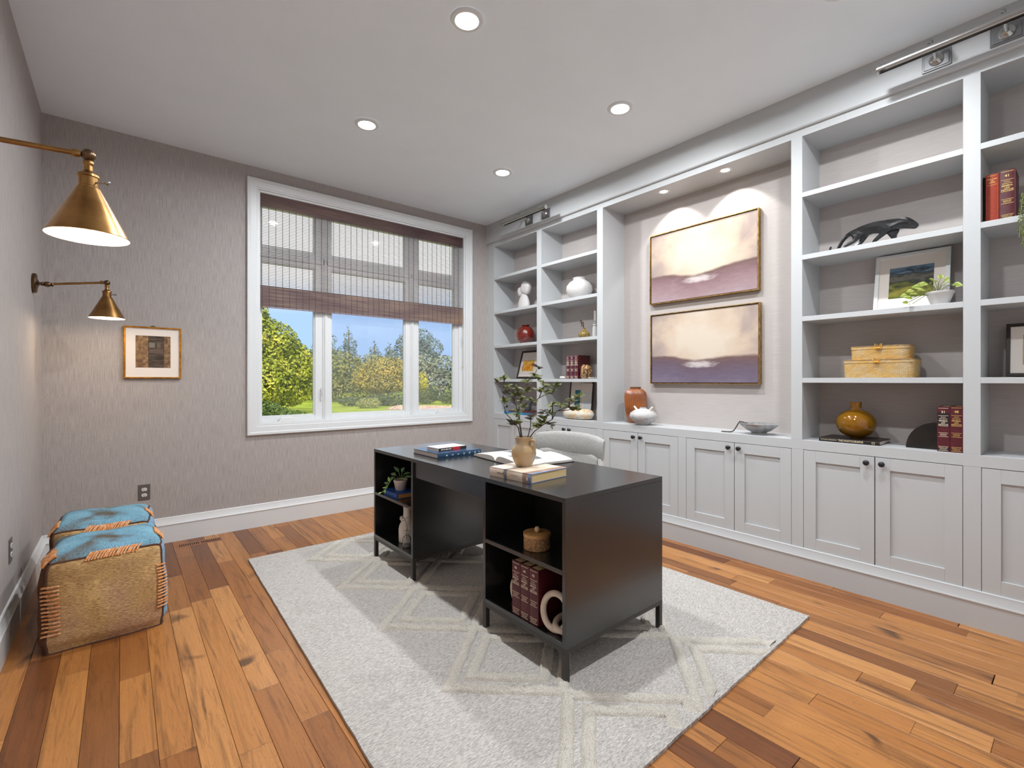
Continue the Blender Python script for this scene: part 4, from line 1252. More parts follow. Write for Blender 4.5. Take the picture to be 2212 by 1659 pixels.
# letters stand upright across the spine, reading along it
UPR = Matrix(((0, 0, -1, 0), (0, 1, 0, 0), (1, 0, 0, 0), (0, 0, 0, 1)))
UPR = UPR @ Matrix.Rotation(radians(90), 4, 'Z')
for i, ch in enumerate('BEYOND'):
    put_text(mb, ch, 0.017, T3((-0.0012, 0.015, 0.062 + i * 0.043)) @ UPR, 0.02)
mb.raw([(-0.0012, 0.015, 0.302), (-0.0012, 0.0205, 0.311), (-0.0012, 0.0095, 0.311)], [(0, 1, 2)])
mb.build('spine_lettering', mat('pale_ink', S(206, 222, 232), 0.5), t, kind='stuff')
Mx2 = T3((1.530, 2.585, DT + 0.031)) @ Matrix.Rotation(0.06, 4, 'Z') @ Matrix(((0, 0, 1, 0), (1, 0, 0, 0), (0, 1, 0, 0), (0, 0, 0, 1)))
t = book('small_book', 'small black and red paperback on top of the navy book', Mx2, 0.020, 0.215, 0.140, mat('white_jacket', S(214, 208, 206), 0.4), PAGESW)
mb = MB(Mx2); mb.box(-0.0004, 0.001, 0.0, 0.001, 0.019, 0.215); mb.build('spine_strip', mat('black_print', S(36, 30, 30), 0.5), t)
mb = MB(Mx2); mb.box(-0.0008, 0.001, 0.105, 0.001, 0.019, 0.165); mb.build('red_strip', mat('red_print', S(190, 34, 46), 0.5), t)
mb = MB(Mx2)
for i, wv in enumerate((0.006, 0.004, 0.005, 0.004, 0.008, 0.004, 0.005, 0.006, 0.005)):
    a = 0.018 + i * 0.009
    mb.box(-0.0008, 0.006, a, 0.001, 0.014, a + wv)
mb.build('spine_lettering', mat('pale_ink2', S(220, 210, 200), 0.5), t, kind='stuff')
# open book
def open_book():
    t = thing('open_book', 'open hardback with white pages lying in the middle of the desk', 'book', (1.85, 2.19, DT))
    Mo = T3((1.690, 2.215, DT + 0.0005)) @ Matrix.Rotation(-0.10, 4, 'Z')
    HL = 0.37
    mb = MB(Mo); mb.box(-0.006, -0.262, 0, HL + 0.006, 0.262, 0.003); mb.build('cover', mat('black_board', S(24, 22, 22), 0.5), t)
    for s in (1, -1):
        n = 16; prof = []
        Tk = 0.030 if s < 0 else 0.024
        for i in range(n + 1):
            u = i / n
            z = 0.0035 + 0.003 + Tk * (sin(pi * min(1, u * 1.0 + 0.0) ** 0.55) * 0.55 + 0.45 * (1 - (1 - min(1, u * 6)) ** 2)) * (1.0 if u < 0.9 else 1 - (u - 0.9) * 3.5)
            prof.append((s * 0.255 * u, z))
        poly = prof + [(s * 0.255, 0.0035), (0, 0.0035)]
        mb = MB(Mo)
        mb.prism(poly, 0, HL, 'X'); mb.build('page_stack', mat('open_pages', S(206, 200, 193), 0.7), t, smooth=40)
        # printed picture on the page
        mb = MB(Mo); vs = []; fs = []
        x0, x1 = (0.05, 0.20) if s < 0 else (0.16, 0.34)
        for i in range(3, 13):
            vs += [(x0, prof[i][0], prof[i][1] + 0.0006), (x1, prof[i][0], prof[i][1] + 0.0006)]
        for i in range(9): fs.append((2 * i, 2 * i + 1, 2 * i + 3, 2 * i + 2))
        mb.raw(vs, fs); mb.build('page_photo', mat('grey_print', S(126, 128, 132), 0.6, col2=S(84, 88, 94), scl=(14, 14, 14)), t)
open_book()
# blue cloth book in far cubby
BLU = mat('blue_cloth', S(32, 82, 160), 0.5, col2=S(24, 66, 140), scl=(30, 30, 30))
book('blue_cloth_book', 'bright blue cloth book lying under the small potted plant in the desk', flat_m(1.385, 2.865, DS + 0.0005, 0.02), 0.032, 0.205, 0.15, BLU, mat('tan_pages', S(206, 146, 76), 0.8))

# ================================================================== CERAMICS, GLASS AND OTHER SHELF THINGS
def vessel(name, label, cat, x, y, z, prof, m_, n=32, rad=None, sx=1, sy=1):
    mb = MB(); mb.lathe([(r, z + h) for r, h in prof], (x, y, 0), n, caps=False, rad=rad, sx=sx, sy=sy)
    return tag(mb.build(name, m_, loc=(x, y, z), smooth=50), label, cat)
MATTEW = mat('matte_white', S(208, 204, 202), 0.7, bump=0.3, bscl=(60, 60, 60))
# bay one: abstract sculpture
t = thing('abstract_sculpture', 'white abstract two-lobed sculpture on the narrow window-side shelf', 'sculpture', (3.47, 4.03, SH[2]))
def blob(mb, c, r, n=1.0, rot=None, seed=0):
    vs = []; fs = []; A, B = 20, 12
    for j in range(B + 1):
        ph = -pi / 2 + pi * j / B
        for i in range(A):
            th = 2 * pi * i / A
            ex = n
            def sp(v): return math.copysign(abs(v) ** ex, v)
            p = Vector((r[0] * sp(cos(ph)) * sp(cos(th)), r[1] * sp(cos(ph)) * sp(sin(th)), r[2] * sp(sin(ph))))
            if rot: p = rot @ p
            p *= 1 + 0.04 * noise.noise(p * 14 + Vector((seed, 0, 0)))
            vs.append(p + Vector(c))
    for j in range(B):
        for i in range(A):
            fs.append((j * A + i, j * A + (i + 1) % A, (j + 1) * A + (i + 1) % A, (j + 1) * A + i))
    mb.raw(vs, fs)
mb = MB(); mb.lathe([(0.085, 0), (0.090, 0.02), (0.084, 0.08), (0.062, 0.13), (0.040, 0.165), (0.028, 0.185)], (3.47, 4.02, SH[2]), 28, sx=0.55); mb.build('body', MATTEW, t, smooth=60)
mb = MB(); blob(mb, (3.47, 3.985, SH[2] + 0.235), (0.040, 0.072, 0.070), 0.7, Matrix.Rotation(0.35, 3, 'X')); mb.build('large_lobe', MATTEW, t, smooth=60)
mb = MB(); blob(mb, (3.48, 4.082, SH[2] + 0.205), (0.034, 0.040, 0.055), 0.75, Matrix.Rotation(-0.2, 3, 'X'), 4); mb.build('small_lobe', MATTEW, t, smooth=60)
# red round vase
REDG = mat('oxblood_glaze', S(116, 32, 20), 0.08, col2=S(92, 22, 14), scl=(9, 9, 9), coat=1.0)
def sphere_vase(r, zc, r0, rn, hn, flare):
    p = [(r0, 0.0), (r0 + 0.004, 0.002)]
    for i in range(13):
        a = -1.15 + (1.15 + 1.12) * i / 12
        p.append((r * cos(a), zc + r * 0.97 * sin(a)))
    p += [(rn, p[-1][1] + 0.006), (rn, p[-1][1] + hn), (rn + flare, p[-1][1] + hn + 0.008), (rn + flare - 0.004, p[-1][1] + hn + 0.010), (rn - 0.006, p[-1][1] + hn), (rn - 0.008, p[-1][1] - 0.01)]
    return p
vessel('round_vase', 'glossy oxblood red round vase on the narrow window-side shelf', 'vase', 3.46, 3.985, SH[1] + 0.0004, sphere_vase(0.108, 0.098, 0.055, 0.040, 0.006, 0.012), REDG)
vessel('round_vase', 'matte white wide vase with narrow mouth on the narrow shelves', 'vase', 3.47, 3.19, SH[2] + 0.0004, [(0.060, 0), (0.075, 0.006), (0.112, 0.045), (0.130, 0.090), (0.124, 0.130), (0.095, 0.168), (0.066, 0.184), (0.058, 0.196), (0.064, 0.212), (0.058, 0.214), (0.050, 0.196), (0.05, 0.18)], MATTEW)
# candlestick and bud vase
t = thing('candlestick', 'pale grey turned candlestick with white candle by the shelf edge', 'candlestick', (3.505, 3.018, SH[1]))
mb = MB(); mb.lathe([(0.030, 0), (0.030, 0.01), (0.026, 0.10), (0.020, 0.116), (0.027, 0.124), (0.018, 0.136), (0.025, 0.146), (0.016, 0.155), (0.020, 0.165)], (3.505, 3.018, SH[1] + 0.0004), 20); mb.build('stick', mat('grey_stone', S(186, 184, 182), 0.6), t, smooth=40)
mb = MB(); mb.lathe([(0.013, SH[1] + 0.165), (0.012, SH[1] + 0.262), (0.004, SH[1] + 0.266)], (3.505, 3.018, 0), 14); mb.build('candle', mat('wax', S(228, 224, 218), 0.5), t, smooth=40)
t = thing('bud_vase', 'little ochre bud vase holding dried flower sprigs', 'vase', (3.44, 3.100, SH[1]))
OCH = mat('ochre_glaze', S(150, 124, 60), 0.25, col2=S(112, 92, 44), scl=(40, 40, 40))
mb = MB(); mb.lathe([(0.030, 0), (0.052, 0.015), (0.058, 0.036), (0.045, 0.060), (0.018, 0.078), (0.012, 0.092), (0.015, 0.100), (0.010, 0.100)], (3.44, 3.100, SH[1] + 0.0004), 24, caps=False); mb.build('body', OCH, t, smooth=60)
mb = MB()
for k in range(3):
    e = Vector((3.44 + RND.uniform(-.01, .01), 3.115 + 0.012 * k, SH[1] + 0.155 + 0.012 * k))
    mb.tube([(3.44, 3.100, SH[1] + 0.09), tuple(e)], 0.0018, 5)
    for q in range(5): mb.lathe([(0.001, -0.006), (0.006, 0), (0.001, 0.006)], (e.x + RND.uniform(-.007, .007), e.y + RND.uniform(-.01, .01), e.z - q * 0.011), 7)
mb.build('dried_sprig', mat('dried_flower', S(74, 50, 30), 0.9), t)
# framed picture bay one (leaning)
def lean_frame(name, label, y0, y1, h_, zb, xb, xt, fw, fmat, margin, art, group=None, mirror=False, depth=0.016):
    """y0>y1; foot at xb, top at xt"""
    t = thing(name, label, 'picture', ((xb + xt) / 2, (y0 + y1) / 2, zb), 0, group)
    ang = atan2(xt - xb, h_)
    Ml = T3((xb, (y0 + y1) / 2, zb + 0.0008 + 0.5 * depth * sin(ang) * 2)) @ Matrix.Rotation(ang, 4, 'Y')
    hw = (y0 - y1) / 2
    mb = MB(Ml); mb.frame(-hw, hw, 0, h_, -depth, 0, fw); mb.build('frame', fmat, t, bevel=0.0015)
    mb = MB(Ml); mb.box(-depth * 0.55, -hw + fw * 0.8, fw * 0.8, -0.001, hw - fw * 0.8, h_ - fw * 0.8); mb.build('mat_board', PAPER, t)
    mb = MB(Ml); mb.box(-depth * 0.55 - 0.001, -hw + margin[0], margin[1], -depth * 0.55 + 0.001, hw - margin[2], h_ - margin[3]); mb.build('print', art, t)
    return t
def art_mat(nm, stops, scl, dist=1.5):
    q = N(nm).set(0.7, 0, 0.2)
    q.base(q.ramp(q.noise(q.coord(scl), 1.0, 4, 0.6, dist), stops))
    return q.m
lean_frame('leaning_picture', 'dark-framed orange flower print leaning on the narrow window-side shelf', 4.175, 3.80, 0.325, SH[0], 3.50, 3.595, 0.020, DARKFR, (0.125, 0.085, 0.06, 0.115),
           art_mat('flower_print', [(0.35, S(206, 84, 30)), (0.47, S(228, 150, 40)), (0.56, S(236, 206, 110)), (0.65, S(128, 130, 60))], (16, 16, 16)))
# counter bay one small grey stone
vessel('grey_figure', 'small slate grey rounded object behind the blue book', 'ornament', 3.53, 4.02, CT + 0.0394, [(0.030, 0), (0.036, 0.01), (0.036, 0.06), (0.028, 0.085), (0.001, 0.098)], mat('slate', S(104, 108, 112), 0.6), 20)
# bay two: agate bookend
def rock(name, label, c, r, m_, seed, n=1.0):
    mb = MB(); blob(mb, c, r, n, None, seed)
    for i, v in enumerate(mb.v):
        d = v - Vector(c); k = 1 + 0.16 * noise.noise(d * 40 + Vector((seed, 2, 3)))
        mb.v[i] = Vector(c) + d * k
    zmin = min(v.z for v in mb.v)
    base = c[2] - r[2] * 0.97
    for v in mb.v: v.z = max(v.z, base)
    return tag(mb.build(name, m_, loc=(c[0], c[1], base), smooth=40), label, 'ornament')
AGT = mat('agate', S(190, 146, 96), 0.3, col2=S(64, 48, 40), scl=(45, 45, 45), lo=0.4, hi=0.6, detail=6)
rock('agate_bookend', 'rough brown agate chunk leaning on the narrow shelf law books', (3.425, 3.060, SH[0] + 0.066), (0.045, 0.046, 0.066), AGT, 3, 0.55)
rock('crystal_shard', 'flat pale crystal shard left of the narrow shelf law books', (3.40, 3.345, SH[0] + 0.014), (0.03, 0.030, 0.013), mat('pale_crystal', S(222, 214, 206), 0.4), 8, 0.8)
t = thing('bead_strand', 'pale bead strand lying beside the agate bookend', 'beads', (3.40, 2.99, SH[0]))
mb = MB()
for i in range(14):
    a = i * 0.5
    mb.lathe([(0.001, -0.007), (0.005, -0.005), (0.0075, 0), (0.005, 0.005), (0.001, 0.007)], (3.395 + 0.02 * sin(a), 3.075 - 0.0135 * i + 0.003, SH[0] + 0.0078), 8)
mb.build('beads', mat('bone_beads', S(196, 188, 176), 0.5, col2=S(150, 146, 140), scl=(60, 60, 60)), t, kind='stuff', smooth=60)
# bay two counter: seascape frame and white frame in front
lean_frame('leaning_picture', 'dark-framed teal seascape print behind the stone bowl', 3.43, 3.125, 0.375, CT, 3.572, 3.612, 0.012, DARKFR, (0.075, 0.10, 0.075, 0.10),
           art_mat('sea_print', [(0.3, S(40, 76, 96)), (0.5, S(58, 132, 146)), (0.62, S(196, 216, 222)), (0.7, S(214, 206, 190))], (4, 4, 16), 0.4))
t = lean_frame('leaning_picture', 'small pale blue print on a white panel leaning before the seascape', 3.265, 3.118, 0.345, CT, 3.552, 3.588, 0.006, PAPER, (0.006, 0.06, 0.055, 0.085),
           art_mat('pale_sea_print', [(0.35, S(176, 208, 226)), (0.5, S(214, 222, 226)), (0.65, S(232, 226, 218))], (3, 3, 18), 0.3), depth=0.008)
# banded stone bowl (hollow oval stone)
def stone_mat():
    q = N('banded_stone').set(0.6, 0, 0.3)
    f = q.noise(q.coord((6, 5, 16)), 1.0, 4, 0.6, 2.2)
    q.base(q.ramp(f, [(0.36, S(206, 204, 200)), (0.48, S(222, 214, 200)), (0.56, S(208, 170, 120)), (0.62, S(226, 204, 172)), (0.7, S(168, 132, 92))]))
    return q.m
mb = MB(); mb.lathe([(0.10, 0), (0.16, 0.008), (0.188, 0.038), (0.190, 0.055), (0.172, 0.085), (0.135, 0.100), (0.120, 0.102), (0.110, 0.096), (0.135, 0.07), (0.12, 0.03), (0.001, 0.02)], (3.435, 3.17, CT + 0.0004), 40, sx=0.50, rad=lambda a: 1 + 0.025 * sin(2 * a + 1) + 0.02 * sin(3 * a))
tag(mb.build('stone_bowl', stone_mat(), loc=(3.435, 3.17, CT), smooth=60), 'banded cream and grey stone bowl on the counter under the seascape', 'bowl')

# niche counter: ribbed vase, white pot, bowl with chain
def ribs(k, amp): return lambda a: 1 + amp * abs(sin(a * k / 2)) - amp * 0.5
AMB = mat('amber_ribbed_glaze', S(160, 88, 32), 0.14, col2=S(120, 62, 26), scl=(3, 3, 9), coat=1.0)
t = thing('ribbed_vase', 'tall amber brown vertically ribbed vase at the niche left end', 'vase', (3.530, 2.575, CT))
mb = MB(); mb.lathe([(0.058, 0.0), (0.066, 0.004), (0.080, 0.08), (0.090, 0.16), (0.093, 0.235), (0.086, 0.268), (0.066, 0.292), (0.050, 0.300)], (3.530, 2.575, CT + 0.0004), 120, caps=False, rad=ribs(30, 0.11)); mb.build('body', AMB, t, smooth=180)
mb = MB(); mb.lathe([(0.050, 0.298), (0.047, 0.306), (0.049, 0.316), (0.044, 0.317), (0.040, 0.300)], (3.530, 2.575, CT), 32, caps=False); mb.build('neck', mat('amber_neck', S(104, 62, 30), 0.2), t, smooth=50)
SPK = mat('speckled_white', S(190, 188, 186), 0.75, col2=S(122, 132, 150), scl=(26, 26, 60), lo=0.55, hi=0.75, detail=8, bump=0.5, bscl=(120, 120, 120))
t = thing('lugged_pot', 'squat speckled white pot with two little lug handles', 'pot', (3.400, 2.402, CT))
mb = MB(); mb.lathe([(0.045, 0), (0.050, 0.006), (0.058, 0.012), (0.098, 0.045), (0.114, 0.072), (0.106, 0.100), (0.072, 0.124), (0.034, 0.134), (0.026, 0.140), (0.028, 0.147), (0.020, 0.146), (0.018, 0.13)], (3.400, 2.402, CT + 0.0004), 36, caps=False); mb.build('body', SPK, t, smooth=60)
for s in (-1, 1):
    mb = MB(); mb.tube([(3.40, 2.402 + s * 0.062, CT + 0.122), (3.400, 2.402 + s * 0.074, CT + 0.136), (3.400, 2.402 + s * 0.092, CT + 0.155)], [0.011, 0.009, 0.007], 10); mb.build('lug', mat('lug_cream', S(222, 212, 196), 0.6), t, smooth=60)
SILV = mat('hammered_silver', S(178, 178, 178), 0.35, 0.45, col2=S(138, 138, 140), scl=(30, 30, 30), bump=0.4, bscl=(40, 40, 40), bdist=0.003)
t = thing('footed_bowl', 'shallow hammered silver bowl on a low foot in the niche', 'bowl', (3.435, 1.475, CT))
mb = MB(); mb.lathe([(0.052, 0), (0.050, 0.010), (0.046, 0.013), (0.080, 0.030), (0.112, 0.056), (0.124, 0.073), (0.118, 0.074), (0.085, 0.045), (0.04, 0.026), (0.001, 0.022)], (3.435, 1.475, CT + 0.0004), 44, rad=lambda a: 1 + 0.012 * sin(7 * a), sx=0.95); mb.build('body', SILV, t, smooth=60)
t = thing('bead_chain', 'dark bead chain draped over the silver bowl rim', 'chain', (3.42, 1.62, CT))
mb = MB()
path = [(3.40, 1.545, CT + 0.075), (3.40, 1.585, CT + 0.082), (3.398, 1.602, CT + 0.070), (3.39, 1.612, CT + 0.045), (3.385, 1.625, CT + 0.018), (3.375, 1.645, CT + 0.0055), (3.372, 1.675, CT + 0.0055), (3.375, 1.71, CT + 0.0055), (3.38, 1.70, CT + 0.0056), (3.392, 1.665, CT + 0.0055), (3.40, 1.64, CT + 0.010), (3.41, 1.618, CT + 0.045), (3.415, 1.60, CT + 0.082), (3.42, 1.565, CT + 0.078)]
P = [Vector(p) for p in path]
acc = 0
for a, b in zip(P, P[1:]):
    L = (b - a).length; k = max(1, int(L / 0.0085))
    for i in range(k):
        c = a.lerp(b, i / k)
        mb.lathe([(0.001, -0.0045), (0.0035, -0.003), (0.0046, 0), (0.0035, 0.003), (0.001, 0.0045)], tuple(c), 7)
mb.build('beads', mat('dark_beads', S(74, 66, 62), 0.4), t, kind='stuff', smooth=60)

# ---- bay three: panther
def skin_mesh(verts, edges, radii, sub=1, root=0):
    me = bpy.data.meshes.new('sk'); me.from_pydata(verts, edges, []); me.update()
    ob = bpy.data.objects.new('sk', me); COL.objects.link(ob)
    md = ob.modifiers.new('s', 'SKIN')
    lay = me.skin_vertices[0].data if me.skin_vertices else None
    if lay is None:
        bpy.context.view_layer.update()
    for i, r in enumerate(radii):
        me.skin_vertices[0].data[i].radius = r if isinstance(r, tuple) else (r, r)
        me.skin_vertices[0].data[i].use_root = (i == root)
    md.use_smooth_shade = False
    if sub:
        s = ob.modifiers.new('sub', 'SUBSURF'); s.levels = sub; s.render_levels = sub
    bpy.context.view_layer.update()
    dg = bpy.context.evaluated_depsgraph_get()
    out = bpy.data.meshes.new_from_object(ob.evaluated_get(dg))
    vs = [tuple(v.co) for v in out.vertices]; fs = [tuple(p.vertices) for p in out.polygons]
    bpy.data.objects.remove(ob); bpy.data.meshes.remove(me); bpy.data.meshes.remove(out)
    return vs, fs
def panther():
    z0 = SH[2]
    # along local a: 0 at rump, positive to the head (world -y); b height; c sideways (world x)
    Q = []; E = []; Rr = []
    def v(a, b, c, r): Q.append((c, -a, b)); Rr.append(r); return len(Q) - 1
    hip = v(0.052, 0.108, 0, (0.034, 0.038))
    wst = v(0.105, 0.108, 0, (0.029, 0.033)); bel = v(0.150, 0.106, 0, (0.032, 0.038)); shd = v(0.200, 0.112, 0, (0.035, 0.042))
    nk = v(0.246, 0.104, 0, (0.027, 0.031)); hd = v(0.285, 0.090, 0, (0.028, 0.033)); mz = v(0.312, 0.072, 0, (0.019, 0.019)); ns = v(0.322, 0.062, 0, (0.013, 0.012))
    E.extend([(hip, wst), (wst, bel), (bel, shd), (shd, nk), (nk, hd), (hd, mz), (mz, ns)])
    # tail
    tl = hip
    for a, b, r in ((0.012, 0.100, 0.013), (-0.016, 0.072, 0.011), (-0.034, 0.038, 0.010), (-0.046, 0.012, 0.009), (-0.060, 0.009, 0.008), (-0.078, 0.012, 0.007), (-0.082, 0.030, 0.006), (-0.076, 0.047, 0.006)):
        k = v(a, b, 0.004, (r, r)); E.append((tl, k)); tl = k
    def leg(start, pts):
        p = start
        for a, b, c, r in pts:
            k = v(a, b, c, (r, r)); E.append((p, k)); p = k
    leg(hip, [(0.058, 0.076, -0.024, 0.024), (0.050, 0.048, -0.026, 0.014), (0.004, 0.030, -0.026, 0.010), (-0.006, 0.009, -0.026, 0.008), (0.012, 0.008, -0.026, 0.008)])
    leg(hip, [(0.082, 0.070, 0.024, 0.022), (0.066, 0.044, 0.026, 0.013), (0.034, 0.026, 0.026, 0.010), (0.036, 0.009, 0.026, 0.008), (0.054, 0.008, 0.026, 0.008)])
    leg(shd, [(0.196, 0.076, -0.026, 0.021), (0.170, 0.050, -0.026, 0.013), (0.142, 0.026, -0.026, 0.010), (0.134, 0.009, -0.026, 0.008), (0.152, 0.008, -0.026, 0.008)])
    leg(shd, [(0.216, 0.074, 0.024, 0.021), (0.214, 0.046, 0.025, 0.014), (0.220, 0.022, 0.025, 0.011), (0.226, 0.009, 0.025, 0.009), (0.250, 0.008, 0.025, 0.009)])
    for s in (-1, 1):
        k = v(0.266, 0.124, s * 0.017, (0.008, 0.008)); E.append((hd, k))
    vs, fs = skin_mesh(Q, E, Rr, 1, hip)
    zm = min(p[2] for p in vs)
    mb = MB(T3((3.445, 0.962, z0 - zm + 0.0005)) @ Matrix.Scale(1.06, 4)); mb.raw(vs, fs)
    zmin = min(v_.z for v_ in mb.v)
    for v_ in mb.v: v_.z += z0 + 0.0004 - zmin
    o = mb.build('panther_figurine', mat('black_lacquer', (0.012, 0.012, 0.013, 1), 0.22, spec=0.6), loc=(3.445, 0.85, z0))
    tag(o, 'glossy black faceted panther figurine stalking along the tall shelf', 'figurine')
panther()
# framed landscape and potted peperomia
q = N('meadow_print').set(0.7, 0, 0.2)
a_ = q.noise(q.coord((9, 9, 30)), 1.0, 6, 0.65, 0.8); sp = q.n('ShaderNodeSeparateXYZ'); tq = q.n('ShaderNodeTexCoord'); q.l(tq.outputs['Object'], sp.inputs[0])
vv = q.math('ADD', q.math('MULTIPLY', sp.outputs['Z'], 3.3), q.math('MULTIPLY', q.math('SUBTRACT', a_, 0.5), 0.55))
q.base(q.ramp(vv, [(0.26, S(96, 104, 40)), (0.36, S(176, 168, 78)), (0.46, S(112, 112, 60)), (0.54, S(60, 64, 58)), (0.66, S(104, 100, 90)), (0.74, S(52, 56, 60)), (0.86, S(120, 146, 170))]))
lean_frame('leaning_picture', 'white-framed green meadow print leaning behind the pale potted plant', 0.842, 0.500, 0.350, SH[1], 3.52, 3.60, 0.020, mat('white_frame', (0.72, 0.72, 0.72, 1), 0.35), (0.070, 0.075, 0.070, 0.085), q.m)
def leaf_mesh(nm, m_, fold=0.25, curl=0.25, tip=1.0, wide=0.45):
    """leaf of unit length along +x, normal +z"""
    if nm in bpy.data.meshes: return bpy.data.meshes[nm]
    n = 6; vs = []; fs = []
    for i in range(n + 1):
        u = i / n
        w_ = wide * (sin(pi * u ** (0.75)) ** 0.8) * (1 - 0.25 * u * tip)
        if i in (0, n): w_ = 0.012
        z = -curl * u * u
        vs += [(u, -w_, z + fold * w_), (u, 0, z), (u, w_, z + fold * w_)]
    for i in range(n):
        b = 3 * i
        fs += [(b, b + 3, b + 4, b + 1), (b + 1, b + 4, b + 5, b + 2)]
    me = bpy.data.meshes.new(nm); me.from_pydata(vs, [], fs); me.materials.append(m_)
    me.polygons.foreach_set('use_smooth', [True] * len(me.polygons))
    return me
def put_leaf(par, me, p, d, size, roll=0.0, up=(0, 0, 1)):
    """p relative to root; d direction; up = side the leaf shows"""
    d = Vector(d).normalized()
    up = Vector(up).normalized()
    if abs(d.dot(up)) > 0.95: up = Vector((0.3, 1, 0.2))
    y = up.cross(d).normalized(); z = d.cross(y)
    M_ = Matrix((d, y, z)).transposed().to_4x4()
    M_ = T3(p) @ M_ @ Matrix.Rotation(roll, 4, 'X') @ Matrix.Scale(size, 4)
    return inst('leaf', me, par, None, mtx=M_)
PEP = N('peperomia_leaf').set(0.4, 0, 0.4)
tz = PEP.n('ShaderNodeTexCoord'); sz_ = PEP.n('ShaderNodeSeparateXYZ'); PEP.l(tz.outputs['Object'], sz_.inputs[0])
PEP.base(PEP.ramp(PEP.math('ABSOLUTE', sz_.outputs['Y']), [(0.10, S(128, 146, 66)), (0.26, S(160, 168, 84)), (0.38, S(222, 214, 150))]))
t = thing('potted_plant', 'small trailing plant with cream-edged round leaves in white pot, on the tall shelf', 'plant', (3.40, 0.520, SH[1]))
mb = MB(); mb.lathe([(0.034, 0), (0.036, 0.003), (0.056, 0.058), (0.060, 0.062), (0.060, 0.072), (0.055, 0.073), (0.050, 0.060)], (3.40, 0.520, SH[1] + 0.0004), 28, caps=False, rad=lambda a: 1 + 0.025 * sin(5 * a)); mb.build('pot', MATTEW, t, smooth=60)
mb = MB(); mb.lathe([(0.052, SH[1] + 0.060), (0.001, SH[1] + 0.062)], (3.40, 0.520, 0), 20, caps=False); mb.build('soil', SOIL, t)
lm = leaf_mesh('leaf_round', PEP.m, 0.12, 0.3, 0.2, 0.42)
mb = MB()
for i, (dy, dx, dz, sz) in enumerate(((0.02, -0.01, 0.055, 0.036), (0.05, -0.02, 0.05, 0.038), (0.075, -0.035, 0.03, 0.040), (0.055, -0.045, 0.01, 0.036), (0.10, -0.05, 0.015, 0.036), (0.085, -0.055, -0.005, 0.036), (0.125, -0.06, -0.01, 0.034), (0.105, -0.065, -0.03, 0.034),
                                      (-0.02, -0.02, 0.05, 0.036), (-0.05, 0.0, 0.03, 0.038), (-0.065, -0.02, 0.02, 0.032), (0.0, -0.04, 0.045, 0.034), (0.03, -0.05, 0.03, 0.036), (-0.03, -0.04, 0.03, 0.034), (0.10, -0.078, -0.062, 0.026), (0.12, -0.075, -0.052, 0.026), (0.0, 0.02, 0.07, 0.03), (0.065, -0.01, 0.045, 0.036))):
    p = Vector((dx, dy, 0.075 + dz)); b = Vector((0, 0.01, 0.062))
    mid = (p + b) / 2 + Vector((0, 0, 0.018))
    mb.tube([b + t.location, mid + t.location, p + t.location], 0.0016, 5)
    put_leaf(t, lm, p, (dx * 1.2 - 0.02, dy * 0.8 + RND.uniform(-.01, .01), 0.012 + RND.uniform(-.02, .02)), sz, RND.uniform(-.5, .5), up=(-0.9, RND.uniform(-.5, .5), 0.45))
mb.build('stems', mat('plant_stem', S(120, 132, 70), 0.6), t)
